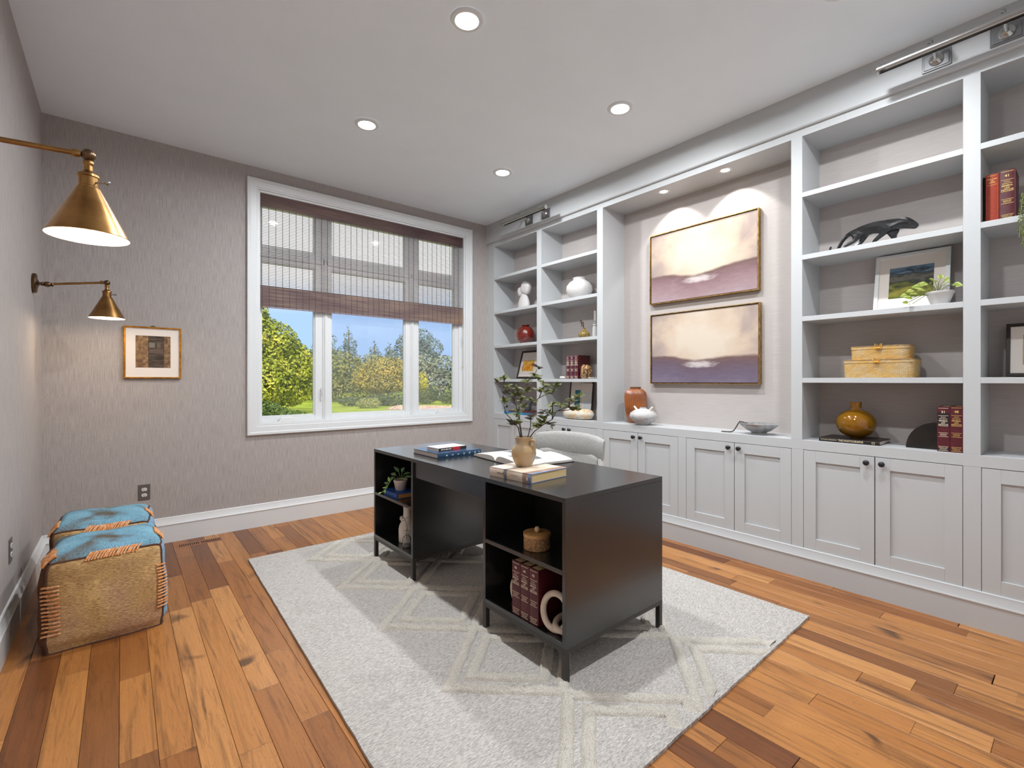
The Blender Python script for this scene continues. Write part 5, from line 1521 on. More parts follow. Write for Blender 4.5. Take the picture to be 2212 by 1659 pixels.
# baskets
def basket(label, y0, y1, x0, x1, z0, hb, taper):
    yc, xc = (y0 + y1) / 2, (x0 + x1) / 2
    hy, hx = (y0 - y1) / 2, (x1 - x0) / 2
    t = thing('woven_basket', label, 'basket', (xc, yc, z0), 0, 'woven lidded baskets')
    if 'seagrass' not in MATS:
        q = N('seagrass').set(0.85, 0, 0.2)
        br = q.n('ShaderNodeTexBrick'); br.inputs['Scale'].default_value = 1.0; br.offset = 0.5
        br.inputs['Brick Width'].default_value = 0.017; br.inputs['Row Height'].default_value = 0.0072; br.inputs['Mortar Size'].default_value = 0.0011; br.inputs['Mortar Smooth'].default_value = 0.6
        c = q.n('ShaderNodeTexCoord'); sp = q.n('ShaderNodeSeparateXYZ'); q.l(c.outputs['Object'], sp.inputs[0])
        cb = q.n('ShaderNodeCombineXYZ'); q.l(q.math('ADD', sp.outputs['Y'], sp.outputs['X']), cb.inputs[0]); q.l(q.math('ADD', sp.outputs['Z'], q.math('MULTIPLY', sp.outputs['Y'], 0.25)), cb.inputs[1])
        q.l(cb.outputs[0], br.inputs['Vector'])
        br.inputs['Color1'].default_value = S(216, 184, 126); br.inputs['Color2'].default_value = S(190, 150, 92); br.inputs['Mortar'].default_value = S(104, 74, 44)
        n1 = q.noise(q.coord((14, 14, 22)), 1.0, 3)
        q.base(q.mix(br.outputs['Color'], q.ramp(n1, [(0.4, S(218, 172, 92)), (0.62, S(204, 188, 160))]), 0.35))
        q.bump(br.outputs['Fac'], -0.8, 0.004)
    GR = MATS['seagrass']
    def rr(hx, hy, r=0.035, n=5):
        pts = []
        for cx, cy, a0 in ((hx - r, hy - r, 0), (-hx + r, hy - r, 90), (-hx + r, -hy + r, 180), (hx - r, -hy + r, 270)):
            for i in range(n + 1):
                a = radians(a0 + 90 * i / n); pts.append((cx + r * cos(a), cy + r * sin(a)))
        return pts
    def loft(levels, name, m_):
        vs = []; fs = []; n = None
        for (s, z) in levels:
            p = rr(hx * s, hy * (1 - (1 - s) * hx / hy)); n = len(p)
            vs += [(xc + a, yc + b, z + 0.0012 * noise.noise(Vector((a * 40, b * 40, z * 40)))) for a, b in p]
        for j in range(len(levels) - 1):
            for i in range(n): fs.append((j * n + i, j * n + (i + 1) % n, (j + 1) * n + (i + 1) % n, (j + 1) * n + i))
        fs.append(tuple(range(n - 1, -1, -1))); fs.append(tuple((len(levels) - 1) * n + i for i in range(n)))
        mb = MB(); mb.raw(vs, fs); return mb.build(name, m_, t, smooth=50)
    loft([(taper, z0 + 0.0005), (taper + 0.01, z0 + 0.004), (1.0, z0 + hb - 0.012)], 'body', GR)
    loft([(1.02, z0 + hb - 0.018), (1.02, z0 + hb - 0.002), (0.99, z0 + hb), (0.96, z0 + hb + 0.0015)], 'lid', GR)
    mb = MB(); p = rr(hx * 1.02, hy * 1.01); mb.tube([(xc + a, yc + b, z0 + hb - 0.001) for a, b in p], 0.0022, 6, closed=True); mb.build('rim', mat('rim_cane', S(150, 122, 84), 0.8), t)
    mb = MB(); xf = x0 - 0.006
    for s in (-1, 1):
        mb.tube([(xf + 0.01, yc + s * 0.004, z0 + hb + 0.004), (xf + 0.002, yc + s * 0.016, z0 + hb + 0.012), (xf - 0.001, yc + s * 0.014, z0 + hb - 0.004), (xf, yc, z0 + hb - 0.013)], 0.0022, 6)
    mb.tube([(xf - 0.003, yc - 0.016, z0 + hb - 0.016), (xf - 0.004, yc, z0 + hb - 0.013), (xf - 0.003, yc + 0.016, z0 + hb - 0.017)], [0.003, 0.006, 0.003], 8)
    mb.build('toggle', mat('toggle_cane', S(214, 152, 40), 0.7), t)
basket('larger lower woven seagrass basket with lid on the tall shelf', 0.962, 0.625, 3.375, 3.575, SH[0], 0.105, 0.955)
basket('smaller upper woven seagrass basket stacked on the larger one', 0.927, 0.648, 3.39, 3.56, SH[0] + 0.1072, 0.078, 0.985)
# amber glass vase
AG = colour_glass('amber_glass', S(214, 150, 30), 1.6, 0.72, 0.02)
t = thing('glass_vase', 'round amber glass vase with short neck on the photograph book', 'vase', (3.46, 0.915, CT + 0.0245))
zb = CT + 0.0250
outp = [(0.102 * cos(radians(a)), 0.088 + 0.088 * sin(radians(a))) for a in range(-72, 70, 8)]
inp = [(max(0.001, q[0] - 0.004), q[1] + (0.003 if q[1] < 0.088 else -0.002)) for q in outp]
prof = [(0.030, 0.0)] + outp + [(0.031, 0.176), (0.029, 0.188), (0.030, 0.218), (0.027, 0.218), (0.026, 0.19)] + inp[::-1] + [(0.001, 0.009)]
mb = MB(); mb.lathe(prof, (3.46, 0.915, zb), 40, caps=False); mb.build('body', AG, t, smooth=60)
mb = MB(); mb.lathe([(0.001, 0.008), (0.041, 0.0105), (0.066, 0.026), (0.078, 0.038), (0.001, 0.038)], (3.46, 0.915, zb), 36, caps=False); mb.build('thick_base', colour_glass('amber_dark', S(96, 44, 8), 1.4, 0.4), t, smooth=60)
# half round bookend
mb = MB(); poly = [(0.530, CT + 0.0004)] + [(0.530 + 0.135 * sin(radians(a)), CT + 0.0004 + 0.150 * cos(radians(a))) for a in range(0, 91, 6)]
mb.prism(poly, 3.40, 3.45, 'X')
tag(mb.build('half_round_bookend', mat('bronze_black', S(36, 34, 33), 0.4, 0.5, col2=S(52, 44, 38), scl=(12, 12, 12)), loc=(3.42, 0.58, CT), bevel=0.002), 'dark quarter-circle metal bookend standing before the law books', 'bookend')
# bay four: dark frame and trailing string plant
lean_frame('leaning_picture', 'dark-framed cream print cut by the right edge', 0.285, 0.02, 0.275, SH[0], 3.53, 3.575, 0.016, DARKFR, (0.060, 0.06, 0.060, 0.06), art_mat('sepia_print', [(0.35, S(206, 182, 140)), (0.6, S(186, 158, 116))], (8, 8, 8)))
t = thing('trailing_plant', 'trailing small-leaved plant hanging over the near shelf edge', 'plant', (3.385, 0.175, SH[2]))
mb = MB(); mb.lathe([(0.035, 0), (0.05, 0.05), (0.052, 0.085), (0.047, 0.086), (0.044, 0.06)], (3.395, 0.150, SH[2] + 0.0004), 24, caps=False); mb.build('pot', MATTEW, t, smooth=50)
mb = MB(); mb.lathe([(0.045, SH[2] + 0.07), (0.001, SH[2] + 0.075)], (3.395, 0.150, 0), 20, caps=False); mb.build('soil', SOIL, t)
ms = MB(); ml = MB()
for k in range(14):
    y0 = 0.215 - k * 0.011; drop = 0.11 + 0.03 * sin(k * 2.1) + (0.02 if k == 1 else 0)
    pts = [Vector((3.39, 0.16, SH[2] + 0.08)), Vector((3.345, y0 - 0.005, SH[2] + 0.105)), Vector((3.312, y0, SH[2] + 0.05)), Vector((3.306, y0 + 0.004, SH[2] - 0.03)), Vector((3.304, y0 + 0.006, SH[2] - drop))]
    ms.tube(pts, 0.0014, 5)
    for a, b in zip(pts, pts[1:]):
        m_ = max(2, int((b - a).length / 0.0055))
        for i in range(m_):
            c = a.lerp(b, i / m_); ang = RND.random() * 6.28; o_ = Vector((cos(ang) * 0.006, sin(ang) * 0.006, 0))
            ml.lathe([(0.0006, -0.0045), (0.0032, -0.001), (0.0006, 0.0045)], tuple(c + o_), 5)
ms.build('stems', mat('plant_stem', S(120, 132, 70), 0.6), t)
ml.build('leaves', mat('string_leaf', S(128, 134, 62), 0.5, col2=S(62, 76, 34), scl=(70, 70, 70)), t, kind='stuff', smooth=60)

# ================================================================== ON AND IN THE DESK
BT = DT + 0.044
JUG = mat('stoneware', S(184, 154, 112), 0.5, col2=S(168, 160, 150), scl=(9, 9, 7), lo=0.45, hi=0.7, bump=0.4, bscl=(8, 8, 160))
t = thing('stoneware_jug', 'tan stoneware jug with small handle holding leafy twigs', 'jug', (1.572, 1.822, BT))
jx, jy = 1.572, 1.822
mb = MB(); mb.lathe([(0.036, 0), (0.040, 0.003), (0.054, 0.030), (0.063, 0.060), (0.061, 0.082), (0.048, 0.103), (0.042, 0.112), (0.041, 0.122), (0.046, 0.146), (0.043, 0.147), (0.037, 0.122), (0.039, 0.11), (0.05, 0.09), (0.001, 0.08)], (jx, jy, BT + 0.0005), 40, caps=False); mb.build('body', JUG, t, smooth=60)
rv = Vector((0.773, -0.634, 0)); fw = Vector((0.634, 0.773, 0))
hd_ = (rv * 0.75 - fw * 0.66).normalized()
c0 = Vector((jx, jy, BT))
mb = MB(); mb.tube([c0 + hd_ * 0.041 + Vector((0, 0, 0.132)), c0 + hd_ * 0.062 + Vector((0, 0, 0.132)), c0 + hd_ * 0.072 + Vector((0, 0, 0.112)), c0 + hd_ * 0.066 + Vector((0, 0, 0.090)), c0 + hd_ * 0.056 + Vector((0, 0, 0.078))], [0.008, 0.0075, 0.007, 0.0075, 0.009], 10)
mb.build('handle', JUG, t, smooth=60)
# leafy twigs, each a thing standing in the jug
OLIVE = leaf_mat('twig_leaf', S(52, 62, 40), S(84, 92, 50), S(122, 114, 58), (14, 14, 14))
DUSK = leaf_mat('twig_leaf_dark', S(50, 46, 48), S(78, 66, 62), S(80, 92, 66), (12, 12, 12))
lm1 = leaf_mesh('leaf_twig', OLIVE, 0.3, 0.3, 1.0, 0.24); lm2 = leaf_mesh('leaf_twig_dark', DUSK, 0.3, 0.4, 1.0, 0.22)
K = 2840.0
def twig(label, stems, clusters, dep):
    base = Vector((jx, jy, BT + 0.140))
    t = thing('leafy_twig', label, 'twig', tuple(base - Vector((0, 0, 0.02))), 0, 'leafy twigs in the jug')
    def W(p, k=0.0):
        a, b = (p[0] - 471) / K, (1168 - p[1]) / K
        return base + rv * a + Vector((0, 0, b)) + fw * (dep * max(0.0, b) * 2.2 + k)
    mb = MB()
    for st in stems:
        pts = [W(p) for p in st]
        if st[0][1] > 1100:
            q0 = pts[0].copy(); q0 = Vector((jx + (q0.x - jx) * 0.7, jy + (q0.y - jy) * 0.7, BT + 0.085)); pts = [q0] + pts
        n = len(pts); mb.tube(pts, [0.0030 - 0.0018 * i / n for i in range(n)], 6)
    mb.build('stem', STEMM, t, smooth=60)
    for (x, y, n, drk) in clusters:
        c = W((x, y))
        for i in range(n + 2):
            a = 2 * pi * (i + RND.random() * 0.5) / (n + 2)
            d = rv * cos(a) + fw * sin(a) + Vector((0, 0, RND.uniform(0.0, 0.9)))
            put_leaf(t, lm2 if drk else lm1, (c - t.location) + Vector((0, 0, RND.uniform(-0.008, 0.008))), d, RND.uniform(0.028, 0.042), RND.uniform(-0.5, 0.5), up=-fw * RND.uniform(0.1, 1.2) + rv * RND.uniform(-.6, .6) + Vector((0, 0, RND.uniform(0.2, 1.0))))
twig('low leafy twig bending left out of the jug', [[(420, 1150), (385, 1000), (330, 930), (215, 800), (190, 690)], [(330, 930), (290, 960)]], [(195, 640, 7, 0), (245, 720, 3, 1), (300, 950, 5, 1), (360, 930, 6, 0), (350, 830, 5, 0)], -0.25)
twig('tall leafy twig forking up the middle of the jug', [[(445, 1150), (415, 950), (405, 720), (460, 610), (510, 430), (610, 330), (690, 170)], [(505, 440), (540, 365)]], [(700, 140, 6, 1), (650, 270, 8, 0), (520, 505, 6, 0), (530, 365, 4, 0), (430, 640, 6, 0), (470, 740, 6, 0), (400, 800, 6, 0), (690, 310, 4, 0)], 0.25)
twig('leafy twig reaching to the upper left above the jug', [[(432, 1150), (400, 900), (360, 700), (310, 590), (240, 510), (180, 440), (120, 370)], [(180, 440), (190, 320)], [(330, 640), (375, 440)]], [(110, 350, 6, 0), (190, 310, 7, 0), (225, 440, 6, 0), (330, 540, 6, 0), (370, 440, 5, 0), (410, 560, 6, 0), (220, 520, 4, 1)], 0.05)
twig('leafy twig arching to the upper right above the jug', [[(530, 1150), (570, 1000), (585, 690), (700, 600), (770, 560), (900, 520), (940, 430)], [(700, 600), (770, 430)], [(585, 690), (590, 640)]], [(590, 630, 5, 0), (690, 490, 5, 0), (780, 410, 6, 0), (790, 530, 5, 0), (910, 510, 6, 0), (950, 420, 7, 0), (580, 890, 7, 1)], 0.15)
twig('low spreading leafy twig on the right of the jug', [[(560, 1150), (620, 1060), (740, 960), (860, 880), (910, 760), (1050, 700), (1180, 580)], [(910, 755), (1060, 745), (1170, 720)], [(860, 880), (850, 640)]], [(650, 980, 9, 0), (740, 780, 6, 1), (830, 790, 7, 0), (850, 690, 6, 0), (960, 700, 6, 0), (1110, 600, 5, 0), (1190, 560, 5, 0), (1160, 725, 8, 0), (840, 970, 6, 1), (750, 860, 6, 0), (720, 950, 6, 0)], -0.35)

# lidded cork box
t = thing('lidded_box', 'round cork box with wooden lid and ball knob in the desk cubby', 'box', (1.485, 1.628, DS))
cx, cy = 1.485, 1.628
CORK = mat('cork', S(196, 154, 110), 0.9, col2=S(132, 98, 66), scl=(110, 110, 110), bump=0.4, bscl=(160, 160, 160))
mb = MB(); mb.lathe([(0.060, 0), (0.062, 0.002), (0.062, 0.058)], (cx, cy, DS + 0.0005), 40); mb.build('body', CORK, t, smooth=40)
LIDW = mat('beech', S(206, 160, 104), 0.5, col2=S(190, 140, 84), scl=(6, 40, 6))
mb = MB(); mb.lathe([(0.0635, 0.0585), (0.0640, 0.060), (0.0640, 0.072), (0.062, 0.0735)], (cx, cy, DS), 40); l_ = mb.build('lid', LIDW, t, smooth=40)
mb = MB(); mb.lathe([(0.001, 0.0735), (0.008, 0.075), (0.0135, 0.086), (0.008, 0.0975), (0.001, 0.0995)], (cx, cy, DS), 20); mb.build('knob', mat('pale_beech', S(228, 196, 160), 0.5), l_, smooth=60)
# ring link bookends: two loops leaning into one another
CER = mat('glazed_ceramic', S(222, 206, 190), 0.4, col2=S(206, 186, 166), scl=(20, 20, 20))
def loop(c, u, v, ra, rb, r, n=36):
    return [Vector(c) + Vector(u) * ra * cos(2 * pi * i / n) + Vector(v) * rb * sin(2 * pi * i / n) for i in range(n)]
t = thing('ring_bookend', 'cream ceramic chain-link bookend right of the desk cubby books', 'bookend', (1.45, 1.45, DB))
mb = MB(); mb.tube(loop((1.425, 1.445, DB + 0.0855), (0.25, -0.95, -0.1), (0.15, 0, 1), 0.062, 0.072, 0.0135), 0.0135, 12, closed=True); mb.build('link', CER, t, smooth=180)
mb = MB(); mb.tube(loop((1.475, 1.425, DB + 0.030), (0.9, 0.3, 0.1), (-0.3, 0.9, 0.06), 0.068, 0.050, 0.0135), 0.0135, 12, closed=True); mb.build('link', CER, t, smooth=180)
t = thing('ring_bookend', 'cream ceramic bookend mostly hidden left of the desk cubby books', 'bookend', (1.45, 1.735, DB))
mb = MB(); mb.tube(loop((1.47, 1.745, DB + 0.060), (0.8, 0.35, 0), (0.0, 0.45, 0.9), 0.055, 0.052, 0.0125), 0.0125, 12, closed=True); mb.build('link', CER, t, smooth=180)
mb = MB(); mb.tube(loop((1.52, 1.765, DB + 0.02), (0.9, 0.3, 0), (-0.3, 0.9, 0.0), 0.055, 0.045, 0.0125), 0.0125, 12, closed=True); mb.build('link', CER, t, smooth=180)
# potted plant on blue cloth book
PZ = DS + 0.0335
t = thing('potted_plant', 'small trailing green plant in cream pot on the blue cloth book', 'plant', (1.462, 2.972, PZ))
mb = MB(); mb.lathe([(0.032, 0), (0.034, 0.002), (0.044, 0.055), (0.047, 0.058), (0.047, 0.070), (0.044, 0.071), (0.040, 0.055)], (1.462, 2.972, PZ), 28, caps=False); mb.build('pot', IVORY, t, smooth=50)
mb = MB(); mb.lathe([(0.042, PZ + 0.060), (0.001, PZ + 0.062)], (1.462, 2.972, 0), 20, caps=False); mb.build('soil', SOIL, t)
GRN = N('variegated_leaf').set(0.4, 0, 0.4)
gz = GRN.n('ShaderNodeTexCoord'); gs = GRN.n('ShaderNodeSeparateXYZ'); GRN.l(gz.outputs['Object'], gs.inputs[0])
GRN.base(GRN.ramp(GRN.math('ABSOLUTE', gs.outputs['Y']), [(0.02, S(150, 176, 140)), (0.07, S(52, 92, 54)), (0.22, S(66, 108, 62))]))
YGR = mat('young_leaf', S(150, 196, 88), 0.45)
lg = leaf_mesh('leaf_pothos', GRN.m, 0.2, 0.3, 0.6, 0.30); ly = leaf_mesh('leaf_young', YGR, 0.2, 0.2, 0.6, 0.26)
mb = MB(); mb_pts = []
for (a, b, dz, sz, dirn, yg) in ((0.010, 0, 0.050, 0.046, (0.1, 0.5, 0.6), 0), (-0.012, 0.0, 0.055, 0.046, (-0.6, -0.1, 0.7), 0), (0.025, -0.01, 0.040, 0.045, (0.8, -0.3, 0.4), 0), (0.030, 0.0, 0.020, 0.045, (0.9, -0.2, 0.15), 0), (-0.03, -0.01, 0.035, 0.045, (-0.8, 0.3, 0.2), 0), (-0.045, -0.01, 0.015, 0.048, (-0.7, 0.3, -0.2), 0),
                                  (-0.02, -0.02, 0.015, 0.044, (-0.1, -0.6, 0.1), 0), (-0.06, -0.015, 0.0, 0.040, (-0.5, 0.4, -0.4), 0), (-0.075, -0.02, -0.02, 0.036, (-0.9, 0.1, 0.1), 0), (-0.072, -0.02, -0.01, 0.036, (-0.2, 0.2, 0.9), 1), (-0.085, -0.02, -0.03, 0.034, (-0.3, 0.2, -0.9), 0), (-0.088, -0.02, -0.05, 0.030, (-0.9, 0, 0.1), 1), (-0.098, -0.02, -0.062, 0.026, (-0.1, -0.2, -0.9), 1), (-0.125, -0.02, -0.082, 0.026, (-0.7, 0, -0.2), 1), (0.005, -0.01, 0.06, 0.04, (0.4, -0.5, 0.6), 0)):
    p = rv * a * 1.0 + fw * b + Vector((0, 0, 0.068 + dz))
    dv = rv * dirn[0] + fw * dirn[1] + Vector((0, 0, dirn[2]))
    put_leaf(t, ly if yg else lg, p, dv, sz, RND.uniform(-.4, .4), up=-fw + Vector((0, 0, 0.9)))
org = t.location
mb.tube([org + Vector((0, 0, 0.06)), org + rv * -0.03 + Vector((0, 0, 0.10)), org + rv * -0.065 - fw * 0.018 + Vector((0, 0, 0.062)), org + rv * -0.088 - fw * 0.02 + Vector((0, 0, 0.02)), org + rv * -0.105 - fw * 0.02 + Vector((0, 0, -0.002)), org + rv * -0.13 - fw * 0.02 + Vector((0, 0, -0.018))], 0.0018, 6)
for d in ((0.01, 0.05), (-0.012, 0.055), (0.025, 0.04), (0.03, 0.02), (-0.02, 0.02)):
    mb.tube([org + Vector((0, 0, 0.06)), org + rv * d[0] + Vector((0, 0, 0.068 + d[1]))], 0.0015, 5)
mb.build('stems', mat('young_stem', S(132, 170, 84), 0.5), t)
# white vase with knobs, small glass bottle with sprig in far lower cubby
t = thing('knobbed_vase', 'cream ceramic vase with shoulder knobs in the far desk cubby', 'vase', (1.475, 2.85, DB))
vx, vy = 1.470, 2.888
mb = MB(); mb.lathe([(0.052, 0), (0.056, 0.003), (0.057, 0.085), (0.053, 0.105), (0.034, 0.145), (0.0275, 0.165), (0.026, 0.200), (0.027, 0.236), (0.024, 0.236), (0.022, 0.2), (0.03, 0.15), (0.001, 0.12)], (vx, vy, DB + 0.0005), 30, caps=False); mb.build('body', IVORY, t, smooth=50)
for s in (-1, 1):
    c = Vector((vx, vy, DB + 0.150)) + rv * s * 0.038
    mb = MB(); mb.lathe([(0.001, -0.017), (0.010, -0.012), (0.0135, 0), (0.010, 0.012), (0.001, 0.017)], tuple(c), 14); mb.build('knob', IVORY, t, smooth=60)
CLR = colour_glass('clear_glass', (0.94, 0.95, 0.95, 1), 1.12, 0.97, 0.02)
bx, by = 1.413, 2.785
t = thing('glass_bottle', 'small clear glass bottle with a green sprig, before the cream vase', 'bottle', (bx, by, DB))
mb = MB(); mb.lathe([(0.024, 0), (0.027, 0.003), (0.027, 0.055), (0.022, 0.066), (0.013, 0.072), (0.012, 0.084), (0.015, 0.087), (0.012, 0.087), (0.010, 0.072), (0.019, 0.064), (0.0245, 0.054), (0.0245, 0.006), (0.001, 0.005)], (bx, by, DB + 0.0005), 26, caps=False); mb.build('body', CLR, t, smooth=50)
mb = MB(); o_ = Vector((bx, by, DB))
stp = [o_ + Vector((0, 0, 0.045)), o_ + Vector((0, 0, 0.09)), o_ + rv * 0.002 + Vector((0, 0, 0.12)), o_ - rv * 0.002 + Vector((0, 0, 0.155)), o_ - rv * 0.012 + Vector((0, 0, 0.175))]
mb.tube(stp, 0.0015, 6); mb.build('sprig_stem', mat('sprig', S(56, 64, 40), 0.6), t)
for (a, z_, d, s_) in ((0.0, 0.100, (1, 0, 0.3), 0.026), (0.0, 0.100, (-1, 0.2, 0.4), 0.026), (0.0, 0.108, (0.3, -0.4, 0.8), 0.022), (-0.012, 0.175, (-0.5, 0, 0.8), 0.03), (-0.012, 0.172, (-0.9, -0.2, -0.3), 0.026), (-0.010, 0.178, (0.6, 0, 0.7), 0.026)):
    put_leaf(t, lm1, rv * a + Vector((0, 0, z_)), rv * d[0] + fw * d[1] + Vector((0, 0, d[2])), s_)

# ================================================================== GARDEN
GZ = -0.48
def grass_mat():
    q = N('lawn').set(0.9, 0, 0.1)
    f = q.noise(q.coord((0.5, 0.5, 1)), 1.0, 4); g = q.noise(q.coord((9, 9, 1)), 1.0, 3)
    m_ = q.math('ADD', q.math('MULTIPLY', f, 0.5), q.math('MULTIPLY', g, 0.5))
    q.base(q.ramp(m_, [(0.35, S(104, 128, 40)), (0.5, S(146, 164, 52)), (0.65, S(176, 184, 80))]))
    q.bump(g, 0.5, 0.05)
    return q.m
mb = MB(); mb.raw([(-60, 4.7, GZ), (120, 4.7, GZ), (120, 160, GZ), (-60, 160, GZ)], [(0, 1, 2, 3)])
o = mb.build('ground_lawn', grass_mat(), loc=(0, 0, 0)); struct(o)
# gravel bed
mb = MB()
poly = [(12.0, 26.4), (14.6, 22.8), (17.3, 27.0), (14.2, 29.6)]
mb.prism(poly, GZ, GZ + 0.04, 'Z')
gv = tag(mb.build('gravel_bed', mat('gravel', S(186, 158, 140), 0.95, col2=S(120, 96, 84), scl=(11, 11, 11), detail=6), loc=(14.5, 26.4, GZ)), 'pinkish gravel bed with pebbles along the hedge outside', 'gravel'); gv['kind'] = 'stuff'
mb = MB(); rr2 = random.Random(5)
for i in range(900):
    u, v = rr2.random(), rr2.random()
    x = 12.05 + 2.6 * u + 2.3 * v; y = 26.3 - 3.5 * u + 3.3 * v; s = rr2.uniform(0.05, 0.11)
    mb.raw([(x - s, y, GZ + 0.03), (x, y - s, GZ + 0.03), (x + s, y, GZ + 0.03), (x, y + s, GZ + 0.03), (x, y, GZ + 0.04 + s * 0.7)], [(0, 1, 4), (1, 2, 4), (2, 3, 4), (3, 0, 4)])
st = mb.build('gravel_pebbles', mat('pebble', S(214, 190, 172), 0.9, col2=S(150, 118, 104), scl=(5, 5, 5)), gv); st['kind'] = 'stuff'

def foliage(mb, blobs, n, size, rnd, flat=0.5):
    tot = sum(b[3] * b[4] * b[5] for b in blobs) or 1
    for (x, y, z, rx, ry, rz) in blobs:
        k = int(n * (rx * ry * rz) / tot)
        for _ in range(k):
            while True:
                p = Vector((rnd.uniform(-1, 1), rnd.uniform(-1, 1), rnd.uniform(-1, 1)))
                if 0.30 < p.length < 1: break
            p = p.normalized() * (p.length ** 0.5)
            c = Vector((x + p.x * rx, y + p.y * ry, z + p.z * rz))
            if c.z < GZ + 0.05: continue
            s = size * rnd.uniform(0.6, 1.3)
            nrm = (Vector((p.x, p.y, p.z)) + Vector((rnd.uniform(-1, 1), rnd.uniform(-1, 1), rnd.uniform(-0.4, 1.2))) * 0.9).normalized()
            a = nrm.orthogonal().normalized(); b = nrm.cross(a)
            th = rnd.random() * 6.28
            a, b = a * cos(th) + b * sin(th), b * cos(th) - a * sin(th)
            mb.raw([c - a * s, c - b * s * flat, c + a * s, c + b * s * flat], [(0, 1, 2, 3)])
def tree(name, label, x, y, blobs, n, size, m_, trunk=True, seed=1, cat='tree', trunk_h=None, flat=0.5, tr=0.12, group=None):
    rnd = random.Random(seed)
    t = thing(name, label, cat, (x, y, GZ), 0, group)
    mb = MB(); foliage(mb, blobs, n, size, rnd, flat); mb.build('foliage', m_, t, kind='stuff')
    if trunk:
        mb = MB(); top = trunk_h or (max(b[2] for b in blobs))
        mb.tube([(x, y, GZ), (x + 0.05, y, (GZ + top) / 2), (x, y, top)], [tr, tr * 0.8, tr * 0.4], 8)
        for k in range(4):
            b = blobs[k % len(blobs)]
            mb.tube([(x, y, GZ + (top - GZ) * 0.35), (b[0], b[1], b[2])], [tr * 0.5, tr * 0.2], 6)
        mb.build('trunk', mat('bark', S(110, 96, 84), 0.9), t)
LIME = leaf_mat('lime_leaves', S(84, 100, 24), S(146, 156, 40), S(208, 198, 82), (0.9, 0.9, 0.9))
tree('deciduous_tree', 'bright lime green leafy tree outside the left window pane', 5.0, 26.0,
     [(4.2, 26.0, 3.4, 1.9, 1.6, 1.7), (5.6, 26.4, 2.9, 1.7, 1.5, 1.5), (6.6, 26.6, 2.0, 1.4, 1.4, 1.5), (7.3, 27.0, 1.6, 1.1, 1.2, 1.4), (5.0, 25.6, 1.3, 2.0, 1.5, 1.3), (6.7, 26.4, 0.6, 1.1, 1.2, 0.7), (3.6, 26, 1.6, 1.5, 1.4, 1.6), (4.6, 26, 4.5, 1.1, 1.1, 0.9)], 26000, 0.10, LIME, seed=2, tr=0.16)
DKG = leaf_mat('dark_shrub_leaves', S(40, 62, 26), S(66, 92, 36), S(120, 140, 60), (2, 2, 2))
tree('garden_shrub', 'dark green low shrub in front of the lime tree', 4.9, 22.6, [(4.5, 22.4, -0.15, 1.0, 0.8, 0.55), (5.4, 22.8, -0.3, 0.7, 0.6, 0.35), (6.1, 23.2, -0.38, 0.6, 0.5, 0.26)], 3200, 0.07, DKG, trunk=False, seed=3, cat='shrub')
OLV = leaf_mat('olive_gold_leaves', S(112, 112, 46), S(160, 148, 66), S(206, 176, 84), (0.8, 0.8, 0.8))
tree('ornamental_tree', 'olive gold spreading tree centred in the middle pane', 15.4, 33.4, [(15.4, 33.6, 1.8, 2.1, 1.7, 1.25), (16.5, 33.0, 1.4, 1.3, 1.3, 1.0), (14.3, 34.0, 1.4, 1.4, 1.3, 1.0), (15.3, 33.4, 0.95, 2.3, 1.7, 0.6)], 9000, 0.09, OLV, seed=4, tr=0.10)
OLV2 = leaf_mat('olive_leaves', S(98, 104, 50), S(134, 136, 72), S(170, 164, 98), (0.6, 0.6, 0.6))
tree('ornamental_tree', 'wide grey-green bush behind the olive gold tree', 14.8, 39.4, [(13.5, 39.6, 2.0, 2.5, 2.0, 1.9), (16.4, 38.8, 1.8, 2.4, 2.0, 1.7), (15.0, 39.2, 0.6, 3.4, 2.0, 1.1)], 6500, 0.12, OLV2, seed=5, trunk=False, cat='shrub')
CONI = leaf_mat('conifer_needles', S(66, 88, 88), S(96, 118, 116), S(132, 150, 146), (0.4, 0.4, 0.4))
def conifer(label, x, y, top, rbase, seed, n=1500, m_=None):
    bl = []; z = GZ + 0.8; H_ = top - z
    for k in range(9):
        u = k / 8
        bl.append((x + 0.25 * sin(k * 2.3), y, z + H_ * u, rbase * (1 - u ** 1.7) + 0.3, rbase * (1 - u ** 1.7) + 0.3, H_ / 9))
    tree('conifer_tree', label, x, y, bl, n, 0.20, m_ or CONI, seed=seed, tr=0.2, flat=0.45, group='distant conifers')
conifer('tall blue-grey conifer at the left of the middle pane', 20.6, 63.4, 8.6, 2.3, 6, 3600)
conifer('blue-grey conifer second from the left in the middle pane', 25.4, 68.2, 8.6, 2.0, 7, 3000)
conifer('short blue-grey conifer nearer the pane centre', 26.0, 60.5, 6.0, 1.8, 8, 2600)
conifer('small pointed conifer beside the short one', 29.6, 63.6, 6.2, 1.9, 9, 2600)
CONR = leaf_mat('pine_needles', S(62, 82, 78), S(92, 112, 104), S(126, 142, 128), (0.5, 0.5, 0.5))
tree('pine_tree', 'tall grey-green pine behind the right mullion', 22.0, 41.5, [(21.6, 41.8, 4.6, 1.5, 1.4, 1.4), (20.9, 42.4, 3.2, 1.7, 1.5, 1.4), (22.4, 41.2, 5.3, 1.3, 1.2, 1.0), (22.3, 41.2, 3.3, 1.9, 1.6, 1.6), (21.6, 41.6, 1.6, 2.4, 2.0, 1.6), (23.2, 40.6, 4.4, 1.2, 1.2, 1.0)], 5200, 0.15, CONR, seed=10, tr=0.2)
GRY = leaf_mat('grey_tree_leaves', S(104, 116, 96), S(134, 142, 120), S(162, 166, 142), (0.5, 0.5, 0.5))
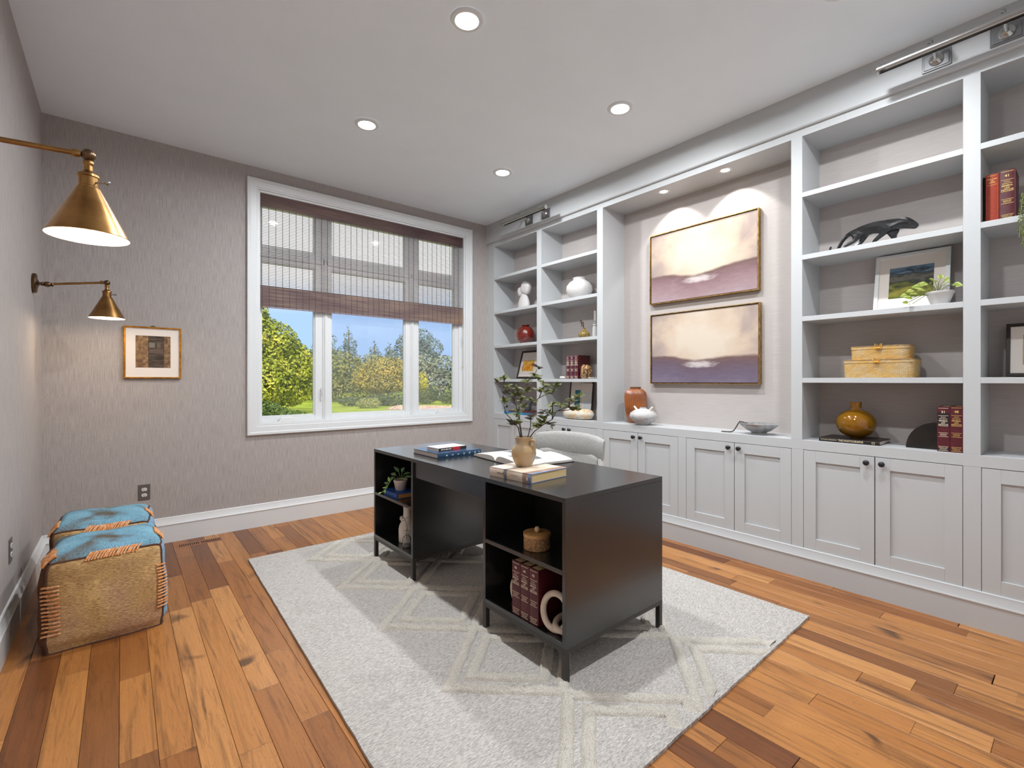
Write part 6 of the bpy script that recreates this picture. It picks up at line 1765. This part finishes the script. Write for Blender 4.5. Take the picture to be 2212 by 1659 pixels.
tree('background_tree', 'pale grey-green tree group in the right pane', 21.6, 36.0, [(20.3, 37.0, 2.5, 1.3, 1.2, 1.1), (21.8, 36.0, 2.3, 1.4, 1.2, 1.2), (23.2, 35.0, 2.0, 1.3, 1.2, 1.2), (21.6, 36.0, 0.8, 2.9, 1.4, 1.3), (24.2, 34.4, 0.9, 1.4, 1.2, 1.3)], 5600, 0.15, GRY, seed=11, tr=0.2)
HDG = leaf_mat('hedge_leaves', S(58, 72, 44), S(84, 98, 60), S(120, 128, 84), (2, 2, 2))
YHD = leaf_mat('pale_hedge_leaves', S(120, 130, 70), S(158, 160, 96), S(186, 184, 124), (2, 2, 2))
tree('low_hedge', 'low grey-green spreading hedge in the middle pane', 13.4, 30.4, [(12.2, 31.4, -0.15, 1.2, 0.6, 0.36), (13.3, 30.5, -0.08, 1.1, 0.6, 0.42), (14.3, 29.9, -0.02, 0.9, 0.5, 0.48)], 4200, 0.06, HDG, trunk=False, seed=12, cat='hedge')
tree('low_hedge', 'pale clipped mound shrub before the low hedge', 11.9, 28.6, [(11.9, 28.6, -0.18, 0.8, 0.6, 0.36)], 1600, 0.05, YHD, trunk=False, seed=13, cat='hedge')
tree('low_hedge', 'rounded clipped hedge in the right pane', 18.2, 30.0, [(17.2, 30.8, 0.12, 0.95, 0.6, 0.60), (18.5, 29.8, 0.0, 0.9, 0.6, 0.46), (19.5, 29.0, -0.05, 0.7, 0.5, 0.42)], 3400, 0.06, HDG, trunk=False, seed=14, cat='hedge')
tree('background_tree', 'dark tree mass between the lime tree and left mullion', 13.2, 44.0, [(12.2, 44.5, 2.6, 2.2, 1.6, 1.6), (14.2, 43.5, 2.4, 2.0, 1.6, 1.6), (13.2, 44, 0.7, 3.2, 1.6, 1.2)], 3000, 0.16, DKG, seed=15)
YEL = leaf_mat('yellow_shrub_leaves', S(150, 150, 30), S(196, 188, 44), S(224, 208, 80), (2, 2, 2))
tree('garden_shrub', 'yellow shrub beside the right mullion', 18.4, 33.6, [(18.4, 33.6, 0.9, 0.5, 0.5, 1.1)], 900, 0.08, YEL, seed=16, cat='shrub', tr=0.05)
tree('garden_shrub', 'yellow-green shrub at the right window edge', 21.2, 30.4, [(21.2, 30.4, 0.35, 0.9, 0.7, 0.8)], 1500, 0.08, YEL, seed=17, cat='shrub', trunk=False)
for i, (x, y, lab) in enumerate(((-7.0, 44.0, 'dark tree mass far left of the lime tree'), (-0.5, 46.0, 'dark tree mass behind the lime tree, left side'), (6.0, 47.5, 'dark tree mass hidden behind the lime tree'))):
    tree('background_tree', lab, x, y, [(x - 1.6, y, 2.4, 2.0, 1.5, 1.6), (x + 1.4, y, 2.8, 2.0, 1.5, 1.8), (x, y, 0.7, 3.0, 1.5, 1.3)], 2600, 0.16, DKG, seed=30 + i)
